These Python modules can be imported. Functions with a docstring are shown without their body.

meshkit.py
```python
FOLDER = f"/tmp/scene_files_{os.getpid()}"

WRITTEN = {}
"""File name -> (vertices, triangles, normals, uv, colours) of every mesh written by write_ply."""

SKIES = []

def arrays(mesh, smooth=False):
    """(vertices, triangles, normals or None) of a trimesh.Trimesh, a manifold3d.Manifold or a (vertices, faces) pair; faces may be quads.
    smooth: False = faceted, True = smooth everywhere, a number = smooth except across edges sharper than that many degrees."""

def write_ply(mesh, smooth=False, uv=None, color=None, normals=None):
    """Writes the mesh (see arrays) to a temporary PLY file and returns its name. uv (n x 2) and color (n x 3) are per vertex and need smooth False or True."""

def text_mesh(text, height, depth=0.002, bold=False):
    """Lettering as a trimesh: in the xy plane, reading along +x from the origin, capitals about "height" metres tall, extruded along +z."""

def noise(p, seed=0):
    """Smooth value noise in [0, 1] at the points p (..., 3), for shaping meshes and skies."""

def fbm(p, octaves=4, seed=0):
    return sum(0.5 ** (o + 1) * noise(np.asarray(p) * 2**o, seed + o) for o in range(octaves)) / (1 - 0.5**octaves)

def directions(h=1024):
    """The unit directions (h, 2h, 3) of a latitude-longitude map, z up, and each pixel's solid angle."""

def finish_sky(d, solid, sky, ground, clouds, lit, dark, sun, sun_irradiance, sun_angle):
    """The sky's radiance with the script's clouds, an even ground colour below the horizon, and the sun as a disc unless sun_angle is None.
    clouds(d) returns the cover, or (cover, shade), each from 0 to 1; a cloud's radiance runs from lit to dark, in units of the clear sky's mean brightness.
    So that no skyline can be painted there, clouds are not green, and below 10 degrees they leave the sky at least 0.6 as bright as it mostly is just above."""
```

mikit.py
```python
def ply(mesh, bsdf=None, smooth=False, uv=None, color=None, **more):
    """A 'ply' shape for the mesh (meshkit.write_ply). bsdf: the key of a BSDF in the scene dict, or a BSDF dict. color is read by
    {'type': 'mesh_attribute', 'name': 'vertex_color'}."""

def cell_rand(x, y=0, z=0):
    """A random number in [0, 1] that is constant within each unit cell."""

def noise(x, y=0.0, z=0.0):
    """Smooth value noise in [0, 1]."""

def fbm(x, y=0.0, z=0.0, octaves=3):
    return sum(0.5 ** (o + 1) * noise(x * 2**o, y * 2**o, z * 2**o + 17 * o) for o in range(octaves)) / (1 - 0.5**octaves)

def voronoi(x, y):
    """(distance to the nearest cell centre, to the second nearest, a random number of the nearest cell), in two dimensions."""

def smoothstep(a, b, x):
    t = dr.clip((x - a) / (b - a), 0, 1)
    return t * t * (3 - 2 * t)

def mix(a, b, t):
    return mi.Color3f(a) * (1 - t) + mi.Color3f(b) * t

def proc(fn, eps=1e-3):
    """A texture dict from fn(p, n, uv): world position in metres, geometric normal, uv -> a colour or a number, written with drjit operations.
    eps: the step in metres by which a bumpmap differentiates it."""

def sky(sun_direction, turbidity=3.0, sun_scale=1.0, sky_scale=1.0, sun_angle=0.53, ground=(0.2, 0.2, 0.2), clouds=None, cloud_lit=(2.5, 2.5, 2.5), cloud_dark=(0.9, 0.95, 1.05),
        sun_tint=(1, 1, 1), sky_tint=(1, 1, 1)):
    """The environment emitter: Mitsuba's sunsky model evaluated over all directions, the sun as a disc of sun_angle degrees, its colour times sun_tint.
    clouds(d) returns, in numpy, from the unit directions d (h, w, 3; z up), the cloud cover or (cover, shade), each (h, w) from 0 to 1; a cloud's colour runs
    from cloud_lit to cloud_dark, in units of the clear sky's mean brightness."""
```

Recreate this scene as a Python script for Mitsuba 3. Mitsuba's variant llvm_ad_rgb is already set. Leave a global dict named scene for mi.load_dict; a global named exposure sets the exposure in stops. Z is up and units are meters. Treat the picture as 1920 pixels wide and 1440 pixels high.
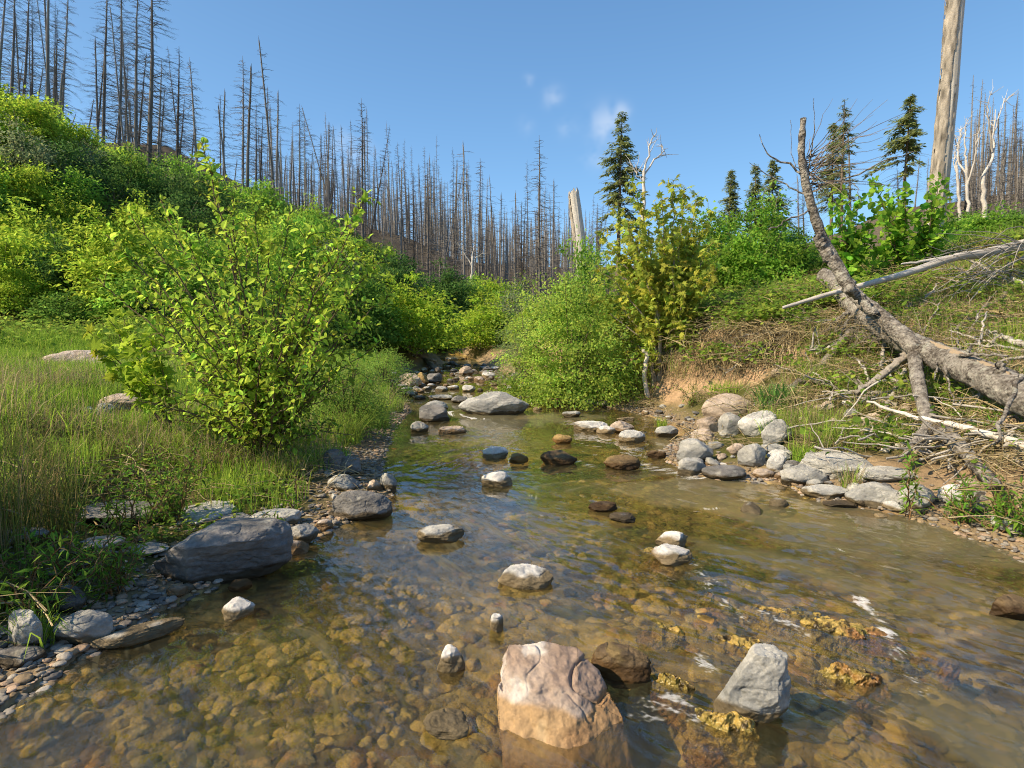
import math, random
import numpy as np, trimesh, drjit as dr, mitsuba as mi
import mikit, meshkit
from scipy.interpolate import RBFInterpolator
from mikit import proc, noise, fbm, voronoi, smoothstep, mix

T = mi.ScalarTransform4f
scene, labels = {}, {}
rng = np.random.default_rng(7)
random.seed(7)

# ---------------------------------------------------------------- camera, sky, exposure
EYE = np.array([0.0, 0.0, 1.5]); FOCAL = 1048.0; PITCH = math.radians(4.0)
scene['camera'] = {'type': 'perspective', 'fov': math.degrees(2 * math.atan(960 / FOCAL)), 'fov_axis': 'x', 'near_clip': 0.05, 'far_clip': 4000.0,
                   'to_world': T().look_at(origin=EYE.tolist(), target=[0, math.cos(PITCH), 1.5 - math.sin(PITCH)], up=[0, 0, 1])}
SUN_AZ, SUN_EL = math.radians(-112.0), math.radians(39.0)
SUN = [math.sin(SUN_AZ) * math.cos(SUN_EL), math.cos(SUN_AZ) * math.cos(SUN_EL), math.sin(SUN_EL)]


FWD = np.array([0, math.cos(PITCH), -math.sin(PITCH)]); UP = np.array([0, math.sin(PITCH), math.cos(PITCH)])


def ray(px, py):
    return np.array([1.0, 0, 0]) * (px - 960) / FOCAL + UP * (720 - py) / FOCAL + FWD


def unit(a):
    a = np.asarray(a, float)
    return a / (np.linalg.norm(a, axis=-1, keepdims=True) + 1e-12)


def wisps(d):
    """A few faint shreds of cloud low over the valley."""
    az, el = np.arctan2(d[..., 0], d[..., 1]), np.arcsin(np.clip(d[..., 2], -1, 1))
    spots = sum(a_ * np.exp(-((d - unit(ray(x_, y_)))**2).sum(-1) / (2 * s_**2)) for x_, y_, s_, a_ in ((1036, 182, .010, .9), (993, 152, .006, .7), (1135, 235, .018, 1.0), (1165, 212, .009, .9), (1112, 296, .012, .7), (1062, 240, .010, .5), (985, 236, .008, .4), (655, 285, .022, .9)))
    n = meshkit.fbm(np.stack([az * 26, el * 34, az * 0 + 3.1], -1), 5, seed=4)
    n = 0.55 * n + 0.45 * meshkit.fbm(np.stack([az * 70, el * 90, az * 0 + 5.1], -1), 4, seed=5)
    return np.clip((n - 0.36) * 3.0, 0, 1) * np.clip(spots, 0, 1) * 0.28


scene['sky'] = mikit.sky(SUN, turbidity=3, clouds=wisps, sky_scale=1.08, sun_tint=(1.0, 0.98, 0.92), sky_tint=(0.84, 1.0, 1.04))
exposure = 2.38

# ---------------------------------------------------------------- helpers
def at(px, py, Y):
    """The point at the distance Y (metres ahead) seen at the photograph's pixel: how measured places are turned into metres."""
    d = ray(px, py)
    return EYE + d * (Y / d[1])


def ppm(Y):
    return FOCAL / Y


def lerp(a, b, t):
    return a + (b - a) * t


class MB:
    """Collects tubes, leaves and other pieces of ONE part."""
    def __init__(s):
        s.v, s.f, s.c, s.n = [], [], [], 0

    def add(s, v, f, c=(0.5, 0.5, 0.5)):
        v = np.asarray(v, float).reshape(-1, 3)
        s.v.append(v); s.f.append(np.asarray(f, int) + s.n); s.n += len(v)
        s.c.append(np.broadcast_to(np.asarray(c, float), v.shape))

    def tube(s, pts, radii, sides=6, c=(0.5, 0.5, 0.5), cap=True):
        v, f = tube(pts, radii, sides, cap)
        c = np.asarray(c, float)
        if c.ndim == 2:
            c = np.vstack([np.repeat(c, sides, 0), c[:1], c[-1:]])[:len(v)]
        s.add(v, f, c)

    def ply(s, bsdf, smooth=False):
        if not s.v:
            s.add([[0, 0, -9], [0, .001, -9], [.001, 0, -9]], [[0, 1, 2]])
        return mikit.ply((np.vstack(s.v), np.vstack(s.f)), bsdf, smooth=smooth, color=np.clip(np.vstack(s.c), 0, 1))


def unit(a):
    a = np.asarray(a, float)
    return a / (np.linalg.norm(a, axis=-1, keepdims=True) + 1e-12)


def tube(pts, radii, sides=6, cap=True):
    p = np.asarray(pts, float); n = len(p)
    r = np.broadcast_to(np.asarray(radii, float), (n,))
    t = unit(np.gradient(p, axis=0))
    ref = np.array([0, 0, 1.0]) if abs(t[:, 2]).mean() < 0.8 else np.array([1.0, 0, 0])
    a = unit(np.cross(t, ref)); b = np.cross(t, a)
    ang = np.arange(sides) * 2 * np.pi / sides
    v = (p[:, None] + r[:, None, None] * (np.cos(ang)[None, :, None] * a[:, None] + np.sin(ang)[None, :, None] * b[:, None])).reshape(-1, 3)
    i, j = np.meshgrid(np.arange(n - 1), np.arange(sides), indexing='ij')
    q = np.stack([i * sides + j, i * sides + (j + 1) % sides, (i + 1) * sides + (j + 1) % sides, (i + 1) * sides + j], -1).reshape(-1, 4)
    f = np.vstack([q[:, [0, 1, 2]], q[:, [0, 2, 3]]])
    if cap:
        v = np.vstack([v, p[:1], p[-1:]]); k = np.arange(sides)
        f = np.vstack([f, np.stack([k * 0 + n * sides, (k + 1) % sides, k], 1), np.stack([k * 0 + n * sides + 1, (n - 1) * sides + k, (n - 1) * sides + (k + 1) % sides], 1)])
    return v, f


def curve(pts, n=12, wob=0.0, r=rng):
    """A smooth polyline through the points (Catmull-Rom) with a little wobble."""
    p = np.asarray(pts, float)
    if len(p) == 2:
        p = np.vstack([p[0], lerp(p[0], p[1], 0.5), p[1]])
    q = np.vstack([2 * p[0] - p[1], p, 2 * p[-1] - p[-2]])
    t = np.linspace(0, len(p) - 1 - 1e-9, n); i = t.astype(int); u = (t - i)[:, None]
    a, b, c, d = q[i], q[i + 1], q[i + 2], q[i + 3]
    out = 0.5 * (2 * b + (c - a) * u + (2 * a - 5 * b + 4 * c - d) * u**2 + (3 * b - a - 3 * c + d) * u**3)
    if wob:
        w = r.normal(0, wob, out.shape); w[0] = w[-1] = 0
        out = out + w
    return out


def key(name):
    k, i = name, 0
    while k in USED:
        i += 1; k = f'{name}_{i:03d}'
    USED.add(k)
    return k


USED = set()


def tag(k, label=None, cat=None, group=None, kind=None):
    labels[k] = {a: b for a, b in (('label', label), ('category', cat), ('group', group), ('kind', kind)) if b}
    return k


def thing(name, label, cat, group=None):
    return tag(key(name), label, cat, group)


def part(t, name, shape):
    k = key(f'{t}__{name}'); scene[k] = shape
    return k


def solo(name, shape, label, cat=None, group=None, kind=None):
    k = key(name); scene[k] = shape
    return tag(k, label, cat, group, kind)


def instance(k, group, pos, scale=1.0, rz=0.0, tilt=(0, 0)):
    sc = [scale] * 3 if np.isscalar(scale) else list(scale)
    scene[k] = {'type': 'instance', 'shapegroup': {'type': 'ref', 'id': group},
                'to_world': T().translate([float(x) for x in pos]).rotate([1, 0, 0], tilt[0]).rotate([0, 1, 0], tilt[1]).rotate([0, 0, 1], float(rz)).scale([float(x) for x in sc])}


def leaves(tv, tf, pos, axis, nrm, size, col):
    """Many copies of one leaf: its x runs along axis, its z near nrm."""
    pos, axis, nrm = np.asarray(pos, float), unit(axis), np.asarray(nrm, float)
    y = unit(np.cross(nrm, axis)); z = np.cross(axis, y); size = np.asarray(size, float)
    size = size[:, None, None] if size.ndim == 1 else size[:, None, :]
    L = tv[None] * size
    v = pos[:, None] + L[..., :1] * axis[:, None] + L[..., 1:2] * y[:, None] + L[..., 2:] * z[:, None]
    f = (tf[None] + (np.arange(len(pos)) * len(tv))[:, None, None]).reshape(-1, 3)
    return v.reshape(-1, 3), f, np.repeat(np.asarray(col, float), len(tv), 0)


# ---------------------------------------------------------------- materials
VC = {'type': 'mesh_attribute', 'name': 'vertex_color'}
scene['mat_leaf'] = {'type': 'principledthin', 'base_color': VC, 'roughness': 0.42, 'diff_trans': 1.2, 'eta': 1.35, 'spec_trans': 0.0}
scene['mat_grass'] = {'type': 'principledthin', 'base_color': VC, 'roughness': 0.6, 'diff_trans': 0.9, 'eta': 1.3, 'spec_trans': 0.0}


def bark_col(p, n, uv):
    a = fbm(p.x * 7, p.y * 7, p.z * 7, 4); b = fbm(p.x * 45, p.y * 45, p.z * 45, 3)
    c = mix((0.075, 0.066, 0.058), (0.31, 0.295, 0.27), smoothstep(0.30, 0.70, 0.5 * a + 0.5 * b))
    return mix(c, (0.42, 0.43, 0.38), 0.5 * smoothstep(0.60, 0.72, fbm(p.x * 16 + 5, p.y * 16, p.z * 16, 3)))


scene['mat_log_bark'] = {'type': 'bumpmap', 'arbitrary': proc(lambda p, n, uv: 0.05 * fbm(p.x * 20, p.y * 20, p.z * 20, 4) + 0.012 * fbm(p.x * 80, p.y * 80, p.z * 80, 2), eps=0.003), 'scale': 1.0, 'b': {'type': 'twosided', 'b': {'type': 'diffuse', 'reflectance': proc(bark_col)}}}
scene['mat_bark'] = {'type': 'bumpmap', 'arbitrary': proc(lambda p, n, uv: 0.03 * fbm(p.x * 22, p.y * 22, p.z * 22, 4), eps=0.003), 'scale': 1.0, 'b': {'type': 'twosided', 'b': {'type': 'diffuse', 'reflectance': VC}}}
scene['mat_wood'] = {'type': 'twosided', 'b': {'type': 'diffuse', 'reflectance': VC}}


def water_z_dr(y):
    return dr.clip((y - 9.0) / 3.0, 0, 1) * 0.07 + dr.clip((y - 12.0) / 14.0, 0, 1) * 0.5 + dr.maximum(y - 26.0, 0) * 0.055


def water_z(y):
    y = np.asarray(y, float)
    return np.clip((y - 9.0) / 3.0, 0, 1) * 0.07 + np.clip((y - 12.0) / 14.0, 0, 1) * 0.5 + np.maximum(y - 26.0, 0) * 0.055


def stone(c1, c2, vein, wet=0.45, speck=0.25, scale=1.0):
    def col(p, n, uv):
        x, y, z = p.x * scale, p.y * scale, p.z * scale
        a = fbm(x * 5, y * 5, z * 7, 4)
        b = fbm(x * 38 + 7, y * 38, z * 38, 3)
        g = noise(x * 150, y * 150, z * 150)
        c = mix(c1, c2, smoothstep(0.32, 0.68, a))
        c = c * (0.72 + 0.56 * b) * (1 - speck * 0.5 + speck * g)
        lich = smoothstep(0.60, 0.72, fbm(x * 11 + 31, y * 11, z * 11, 4)) * dr.clip(n.z + 0.3, 0, 1)
        c = mix(c, vein, 0.55 * lich)
        above = p.z - water_z_dr(p.y)
        line = 0.035 + 0.05 * fbm(x * 9, y * 9, 2.0, 2)
        w = 1 - smoothstep(line, line + 0.025, above)
        dark = mi.Color3f(0.42, 0.33, 0.2) * wet * 1.9
        return c * mix((1, 1, 1), dark, w)

    def bump(p, n, uv):
        x, y, z = p.x * scale, p.y * scale, p.z * scale
        crack = dr.abs(fbm(x * 6 + 3, y * 6, z * 9, 3) - 0.5)
        return 0.03 * fbm(x * 12, y * 12, z * 16, 4) + 0.010 * fbm(x * 60, y * 60, z * 60, 3) + 0.006 * smoothstep(0.0, 0.03, crack)
    return {'type': 'bumpmap', 'arbitrary': proc(bump, eps=0.003), 'scale': 0.8 / scale, 'b': {'type': 'principled', 'base_color': proc(col), 'roughness': 0.75, 'specular': 0.35}}


scene['mat_stone_grey'] = stone((0.20, 0.205, 0.20), (0.34, 0.34, 0.32), (0.42, 0.42, 0.38))
scene['mat_stone_pale'] = stone((0.34, 0.345, 0.335), (0.52, 0.51, 0.49), (0.62, 0.61, 0.58))
scene['mat_stone_slate'] = stone((0.10, 0.10, 0.10), (0.19, 0.185, 0.18), (0.30, 0.30, 0.27))
scene['mat_stone_tan'] = stone((0.29, 0.235, 0.185), (0.41, 0.345, 0.285), (0.5, 0.46, 0.42))
scene['mat_stone_wet'] = stone((0.07, 0.05, 0.03), (0.15, 0.105, 0.05), (0.22, 0.16, 0.06), wet=0.6)
scene['mat_stone_ochre'] = stone((0.19, 0.125, 0.05), (0.30, 0.21, 0.085), (0.14, 0.10, 0.04), wet=0.7)
scene['mat_stone_rusty'] = stone((0.25, 0.185, 0.145), (0.37, 0.315, 0.27), (0.60, 0.58, 0.55), wet=1.12, scale=0.8)
STONE = {k: 'mat_stone_' + k for k in ('rusty', 'grey', 'pale', 'slate', 'tan', 'wet', 'ochre')}

# ---------------------------------------------------------------- terrain
def on_water(px, py):
    Y = 5.0
    for _ in range(60):
        d = ray(px, py); Y = 0.5 * Y + 0.5 * min(60, max(1.0, (water_z(Y) - 1.5) * d[1] / min(d[2], -0.012)))
    return at(px, py, Y)[:2]


LEFT = np.array([(-7.0, -3.0), (-4.2, 0.5)] + [tuple(on_water(*q)) for q in ((0, 1335), (170, 1218), (330, 1130), (500, 1062), (590, 1005), (680, 965), (735, 920), (712, 870), (735, 805), (770, 770), (745, 725), (775, 698), (838, 680))] + [(-5.5, 34.0), (-8.0, 42.0), (-10, 60), (-9, 90)])
RIGHT = np.array([(2.6, -3.0), (2.9, 0.5), (3.1, 2.2)] + [tuple(on_water(*q)) for q in ((1985, 1075), (1800, 1000), (1700, 968), (1540, 940), (1480, 910), (1300, 893), (1235, 850), (1300, 808), (1250, 790), (1190, 772), (1080, 757), (1010, 740), (985, 715), (925, 690))] + [(-2.2, 30.0), (-4.3, 36.0), (-6, 44), (-7, 60), (-6, 90)])

CTRL = []
for px, py, Y in [
    # left bank and meadow
    (0, 1250, 2.55), (0, 1080, 3.1), (0, 950, 3.6), (0, 800, 5.6), (0, 700, 9.9), (0, 625, 17), (130, 690, 9.5), (250, 622, 17), (450, 648, 17), (200, 1000, 4.2),
    (300, 900, 5.4), (420, 860, 6.2), (560, 860, 6.4), (640, 850, 7.0), (600, 780, 9.5), (680, 720, 14), (700, 680, 20), (-500, 900, 3.3), (-700, 700, 7), (-500, 610, 14), (360, 740, 9.0),
    # left hillside
    (0, 570, 20), (250, 590, 20), (0, 430, 25), (0, 225, 32), (150, 480, 26), (170, 320, 34), (290, 380, 36), (420, 420, 40), (550, 440, 45), (450, 560, 26), (650, 560, 32),
    (700, 515, 45), (780, 550, 48), (860, 580, 52), (-500, 300, 20), (-500, 560, 14), (-900, 300, 18), (700, 640, 26), (800, 640, 30),
    # right bank
    (1500, 880, 6.1), (1370, 785, 9.3), (1250, 765, 11.6), (1215, 738, 13.2), (1080, 735, 14.5), (1350, 738, 11.2), (1350, 606, 12.1), (1250, 742, 12.5), (1262, 612, 13.3), (1450, 702, 10.0), (1450, 604, 11.3), (1350, 575, 15), (1500, 545, 14), (1700, 510, 13), (1920, 460, 12.5),
    (1700, 710, 8), (1920, 850, 5), (1920, 960, 4.1), (1920, 650, 7.5), (1600, 800, 7), (1800, 905, 5), (1260, 570, 17), (1130, 600, 22), (1920, 420, 25), (1800, 470, 24), (1500, 560, 25),
    (2300, 800, 4.5), (2400, 600, 8), (2300, 420, 14), (2500, 1050, 2.6), (1020, 660, 26), (980, 640, 40), (1100, 600, 40),
    # far hill
    (640, 415, 140), (760, 445, 140), (900, 510, 140), (1000, 570, 140), (1150, 590, 150), (880, 620, 80), (1500, 560, 60), (1920, 400, 75), (1600, 500, 90), (2300, 300, 90),
]:
    CTRL.append(at(px, py, Y))
CTRL += [np.array(q, float) for q in ((-70, 60, 24), (-60, 100, 36), (-55, 50, 22), (-35, 70, 15), (-120, 120, 40), (-20, 90, 10), (-70, 20, 20), (-30, 8, 9), (-12, 0, 1.0), (-6, -1, 0.4), (-40, -30, 9), (5, -2, 0.6), (9, 0, 2.4), (25, 5, 7), (60, 30, 16),
                                       (30, -40, 8), (0, -60, 0.0), (-5, -6, 0.3), (80, 120, 30), (0, 220, 30), (-120, 220, 55), (120, 220, 42), (0, 320, 45), (-220, 100, 55), (220, 100, 45), (220, -200, 40), (-220, -200, 40))]
CTRL = np.array(CTRL)
_tps = RBFInterpolator(CTRL[:, :2] / 10, CTRL[:, 2], kernel='linear', smoothing=0.02)


def polydist(q, line):
    best = np.full(len(q), 1e9)
    for a, b in zip(line[:-1], line[1:]):
        d = b - a; t = np.clip(((q - a) @ d) / (d @ d), 0, 1)
        best = np.minimum(best, np.hypot(*(q - a - t[:, None] * d).T))
    return best


def inside(q, poly):
    x, y = q.T; c = np.zeros(len(q), bool)
    for (x0, y0), (x1, y1) in zip(poly, np.roll(poly, -1, 0)):
        c ^= ((y0 > y) != (y1 > y)) & (x < (x1 - x0) * (y - y0) / (y1 - y0 + 1e-12) + x0)
    return c


RIVER = np.vstack([LEFT, RIGHT[::-1]])


def stream_sd(q):
    """Signed distance to the water's edge, positive in the stream."""
    d = np.minimum(polydist(q, LEFT), polydist(q, RIGHT))
    return np.where(inside(q, RIVER), d, -d)


def sstep(a, b, x):
    t = np.clip((x - a) / (b - a), 0, 1)
    return t * t * (3 - 2 * t)


def nz(x, y, s, seed=0, octv=3):
    return meshkit.fbm(np.stack([x / s, y / s, np.zeros_like(x) + seed * 7.3], -1), octv, seed) - 0.5


SHOAL = on_water(1430, 1215)      # the weed covered ledge of the golden rapids


def height(x, y):
    x, y = np.atleast_1d(np.asarray(x, float)), np.atleast_1d(np.asarray(y, float))
    q = np.stack([x, y], -1)
    r = np.hypot(x, y); far = np.minimum(1, 300 / np.maximum(r, 1))
    base = _tps(np.stack([x * far, y * far], -1) / 10)
    sd = stream_sd(q) if len(q) else np.zeros(0)
    zw = water_z(y)
    base = base + nz(x, y, 9, 1) * np.clip(r / 40, 0, 1) * 1.6 + nz(x, y, 1.1, 2) * np.where(x > 1.5, 0.42, 0.22) * sstep(0.2, 1.5, -sd) + nz(x, y, 0.25, 3) * 0.05
    base = np.maximum(base, zw + 0.03)
    zw = zw + (base - zw) * sstep(30, 40, y)
    deep = 0.10 + 0.16 * sstep(0.2, 1.2, sd) + nz(x, y, 0.9, 4) * 0.22 + nz(x, y, 0.28, 5) * 0.10
    cx, cy = x - SHOAL[0], y - SHOAL[1]
    su, sv = cx * 0.86 - cy * 0.50, cx * 0.50 + cy * 0.86
    shoal = sstep(1.25, 0.55, np.hypot(su / 0.95, sv / 0.62) + nz(x, y, 0.5, 8) * .5)
    lump = nz(x, y, 0.34, 9, 3) * 0.22 + nz(x, y, 0.09, 10, 3) * 0.08
    deep = lerp(deep, 0.085 - lump, shoal)
    bed = zw - np.maximum(deep, np.where(shoal > 0, -.05, .035)) * sstep(-0.05, 0.35, sd)
    bank = zw + (base - zw) * sstep(0.0, 0.9, -sd) + 0.02 + nz(x, y, 0.3, 6) * 0.05 * sstep(0, .2, -sd)
    return np.where(sd > 0, bed, bank)


def ground_z(x, y):
    return float(height([x], [y])[0])


_TT = np.concatenate([np.arange(1.2, 12, 0.06), np.arange(12, 60, 0.25), np.arange(60, 260, 1.5)])


def G(px, py):
    """Where the ground (or the water) stands at the photograph's pixel."""
    d = ray(px, py); p = EYE + d[None] * (_TT / d[1])[:, None]
    h = np.maximum(height(p[:, 0], p[:, 1]), -9)
    h = np.maximum(h, np.where(stream_sd(p[:, :2]) > 0, water_z(p[:, 1]), -9))
    hit = np.nonzero(p[:, 2] <= h)[0]
    i = hit[0] if len(hit) else len(p) - 1
    return np.array([p[i, 0], p[i, 1], h[i]])


FLIP = 1


def fan(azimuths, radii):
    A, R = np.meshgrid(azimuths, radii, indexing='ij')
    n, m = A.shape
    i, j = np.meshgrid(np.arange(n - 1), np.arange(m - 1), indexing='ij')
    a, b, c, d = i * m + j, (i + 1) * m + j, (i + 1) * m + j + 1, i * m + j + 1
    return (np.sin(A) * R).ravel(), (np.cos(A) * R).ravel(), np.vstack([np.stack([a, b, c], -1).reshape(-1, 3), np.stack([a, c, d], -1).reshape(-1, 3)])[:, ::FLIP]


deg = np.radians
AZ = np.concatenate([np.linspace(deg(-180), deg(-56), 60, endpoint=False), np.linspace(deg(-56), deg(56), 620), np.linspace(deg(56), deg(180), 60)[1:]])
RR = np.concatenate([[0.01, 0.5, 1.0, 1.4], np.geomspace(1.6, 60, 420), np.geomspace(62, 300, 60), np.geomspace(330, 1800, 14)])
gx, gy, gf = fan(AZ, RR)
gz = height(gx, gy)
gsd = stream_sd(np.stack([gx, gy], -1))
# the colour each place has: stream bed, damp margin, meadow soil, leafy hillside, ashy burnt slope
_e = 0.12
SLOPE = np.hypot(height(gx + _e, gy) - height(gx - _e, gy), height(gx, gy + _e) - height(gx, gy - _e)) / (2 * _e)
dist = np.hypot(gx, gy)
n1, n2, n3 = nz(gx, gy, 0.5, 11), nz(gx, gy, 0.12, 12), nz(gx, gy, 2.5, 13)
soil = np.array([0.31, 0.225, 0.145])[None] * (1 + 1.2 * n1[:, None] + 0.9 * n2[:, None])
green = np.array([0.075, 0.080, 0.026])[None] * (1 + 1.3 * n1[:, None])
ash = np.array([0.11, 0.095, 0.075])[None] * (1 + 0.8 * n3[:, None])
sand = np.array([0.26, 0.20, 0.13])[None] * (1 + 0.7 * n2[:, None])
left = gx < np.interp(gy, [-3, 3, 8, 14, 24, 34, 60, 90], [-4.5, -1.5, -1.0, -1.5, -2.5, -4, -8, -7])
w = lambda t: t[:, None]
gcol = lerp(soil, green, w(sstep(-0.1, 0.12, n3 + np.where(left, 0.12, -0.02))))
gcol = lerp(sand, gcol, w(sstep(0.1, 0.8, -gsd + n1)))
gcol = lerp(gcol, np.array([.36, .25, .16])[None] * (1 + 1.1 * n2[:, None] + .6 * n1[:, None]), w(sstep(.62, 1.0, SLOPE) * sstep(0, .4, -gsd) * (dist < 20)))
gcol = lerp(gcol, ash, w(sstep(48, 75, dist)))
gold = np.array([0.50, 0.36, 0.11])[None]; olive = np.array([0.22, 0.17, 0.05])[None]; rust = np.array([0.34, 0.16, 0.045])[None]; dark = np.array([0.045, 0.035, 0.02])[None]
b1, b2, b3 = nz(gx, gy, 0.7, 21, 4), nz(gx, gy, 0.18, 22, 3), nz(gx * 0.6 + gy * 0.5, gy, 0.10, 23, 3)
bed = lerp(olive, gold, w(sstep(-0.16, 0.16, b1 + 0.6 * b2)))
bed = lerp(bed, rust, w(sstep(0.10, 0.28, nz(gx, gy, 0.55, 24, 3)) * 0.7))
bed = lerp(bed, dark, w(sstep(-0.02, 0.2, b2 + 0.8 * b3) * 0.85))
bed = bed * (0.5 + 0.6 * sstep(-.14, .12, nz(gx, gy, 1.1, 26, 3)))[:, None]
gcol = lerp(gcol, bed, w(sstep(-0.04, 0.06, gsd)))


def ground_col_bump(p, n, uv):
    return 0.02 * fbm(p.x * 14, p.y * 14, p.z * 14, 3) + 0.008 * fbm(p.x * 70, p.y * 70, p.z * 70, 2)


scene['mat_ground'] = {'type': 'bumpmap', 'arbitrary': proc(ground_col_bump, eps=0.004), 'scale': 1.0, 'b': {'type': 'diffuse', 'reflectance': VC}}
solo('ground', mikit.ply((np.stack([gx, gy, gz], -1), gf), 'mat_ground', smooth=True, color=np.clip(gcol, 0.01, 0.9)), 'valley ground with the stony stream bed, grassy flat and steep banks', kind='structure')

# ---------------------------------------------------------------- the stream
FLOW = np.array([0.55, -0.83])  # downstream, towards the camera's right
waz = np.linspace(deg(-64), deg(58), 700)
wrr = np.concatenate([np.geomspace(0.9, 16, 620), np.geomspace(16.2, 60, 120)])
wx, wy, wf = fan(waz, wrr)
wsd = stream_sd(np.stack([wx, wy], -1))
keep = (wsd[wf].max(1) > -0.25)
flowdir = np.where((wy < 6.5)[:, None], np.array([0.62, -0.78]), np.array([0.12, -0.99]))
u = wx * flowdir[:, 0] + wy * flowdir[:, 1]; v = -wx * flowdir[:, 1] + wy * flowdir[:, 0]


def wn(a, b, seed, o=2):
    return meshkit.fbm(np.stack([a, b, a * 0 + seed], -1), o, seed) - 0.5


quick = sstep(-0.1, 0.2, wn(wx / 1.3, wy / 1.3, 31))       # faster and slower reaches
rip = 1.25 * (0.014 * wn(u / 0.34, v / 0.16, 32, 3) + 0.006 * wn(u / 0.10, v / 0.045, 33, 2)) * (0.55 + 0.9 * quick) + 0.012 * wn(u / 1.2, v / 0.5, 34, 2)
rip *= 0.35 + 0.65 * np.clip(5.5 / np.maximum(np.hypot(wx, wy), 0.1), 0, 1)
riffle = sstep(15.5, 18, wy) * 0.05 * wn(u / 0.5, v / 0.4, 36, 2)
wz = water_z(wy) + rip + riffle


def murk(p, n, uv):
    """How much silt and broken water the surface carries: a thin milky film that follows the current, white where it breaks over stones."""
    near = smoothstep(7.5, 5.5, p.y)
    dx, dy = 0.12 + 0.50 * near, -0.99 + 0.21 * near
    wob = 0.5 * (fbm(p.x * 1.1, p.y * 1.1, 6.0, 3) - 0.5)
    a, b = p.x * dx + p.y * dy, p.y * dx - p.x * dy + wob
    film = 0.05 + 0.26 * smoothstep(0.45, 0.72, fbm(a * 0.55, b * 1.5, 1.0, 3)) * smoothstep(-0.6, 1.6, p.x + 0.25 * p.y - 0.6)
    thread = smoothstep(0.60, 0.78, fbm(a * 2.4, b * 20, 4.0, 3)) * smoothstep(0.45, 0.65, fbm(a * 0.6, b * 1.2, 8.0, 2)) * 0.16
    return dr.clip(film + thread + foam_cover(p, a, b), 0, 0.95)


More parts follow.
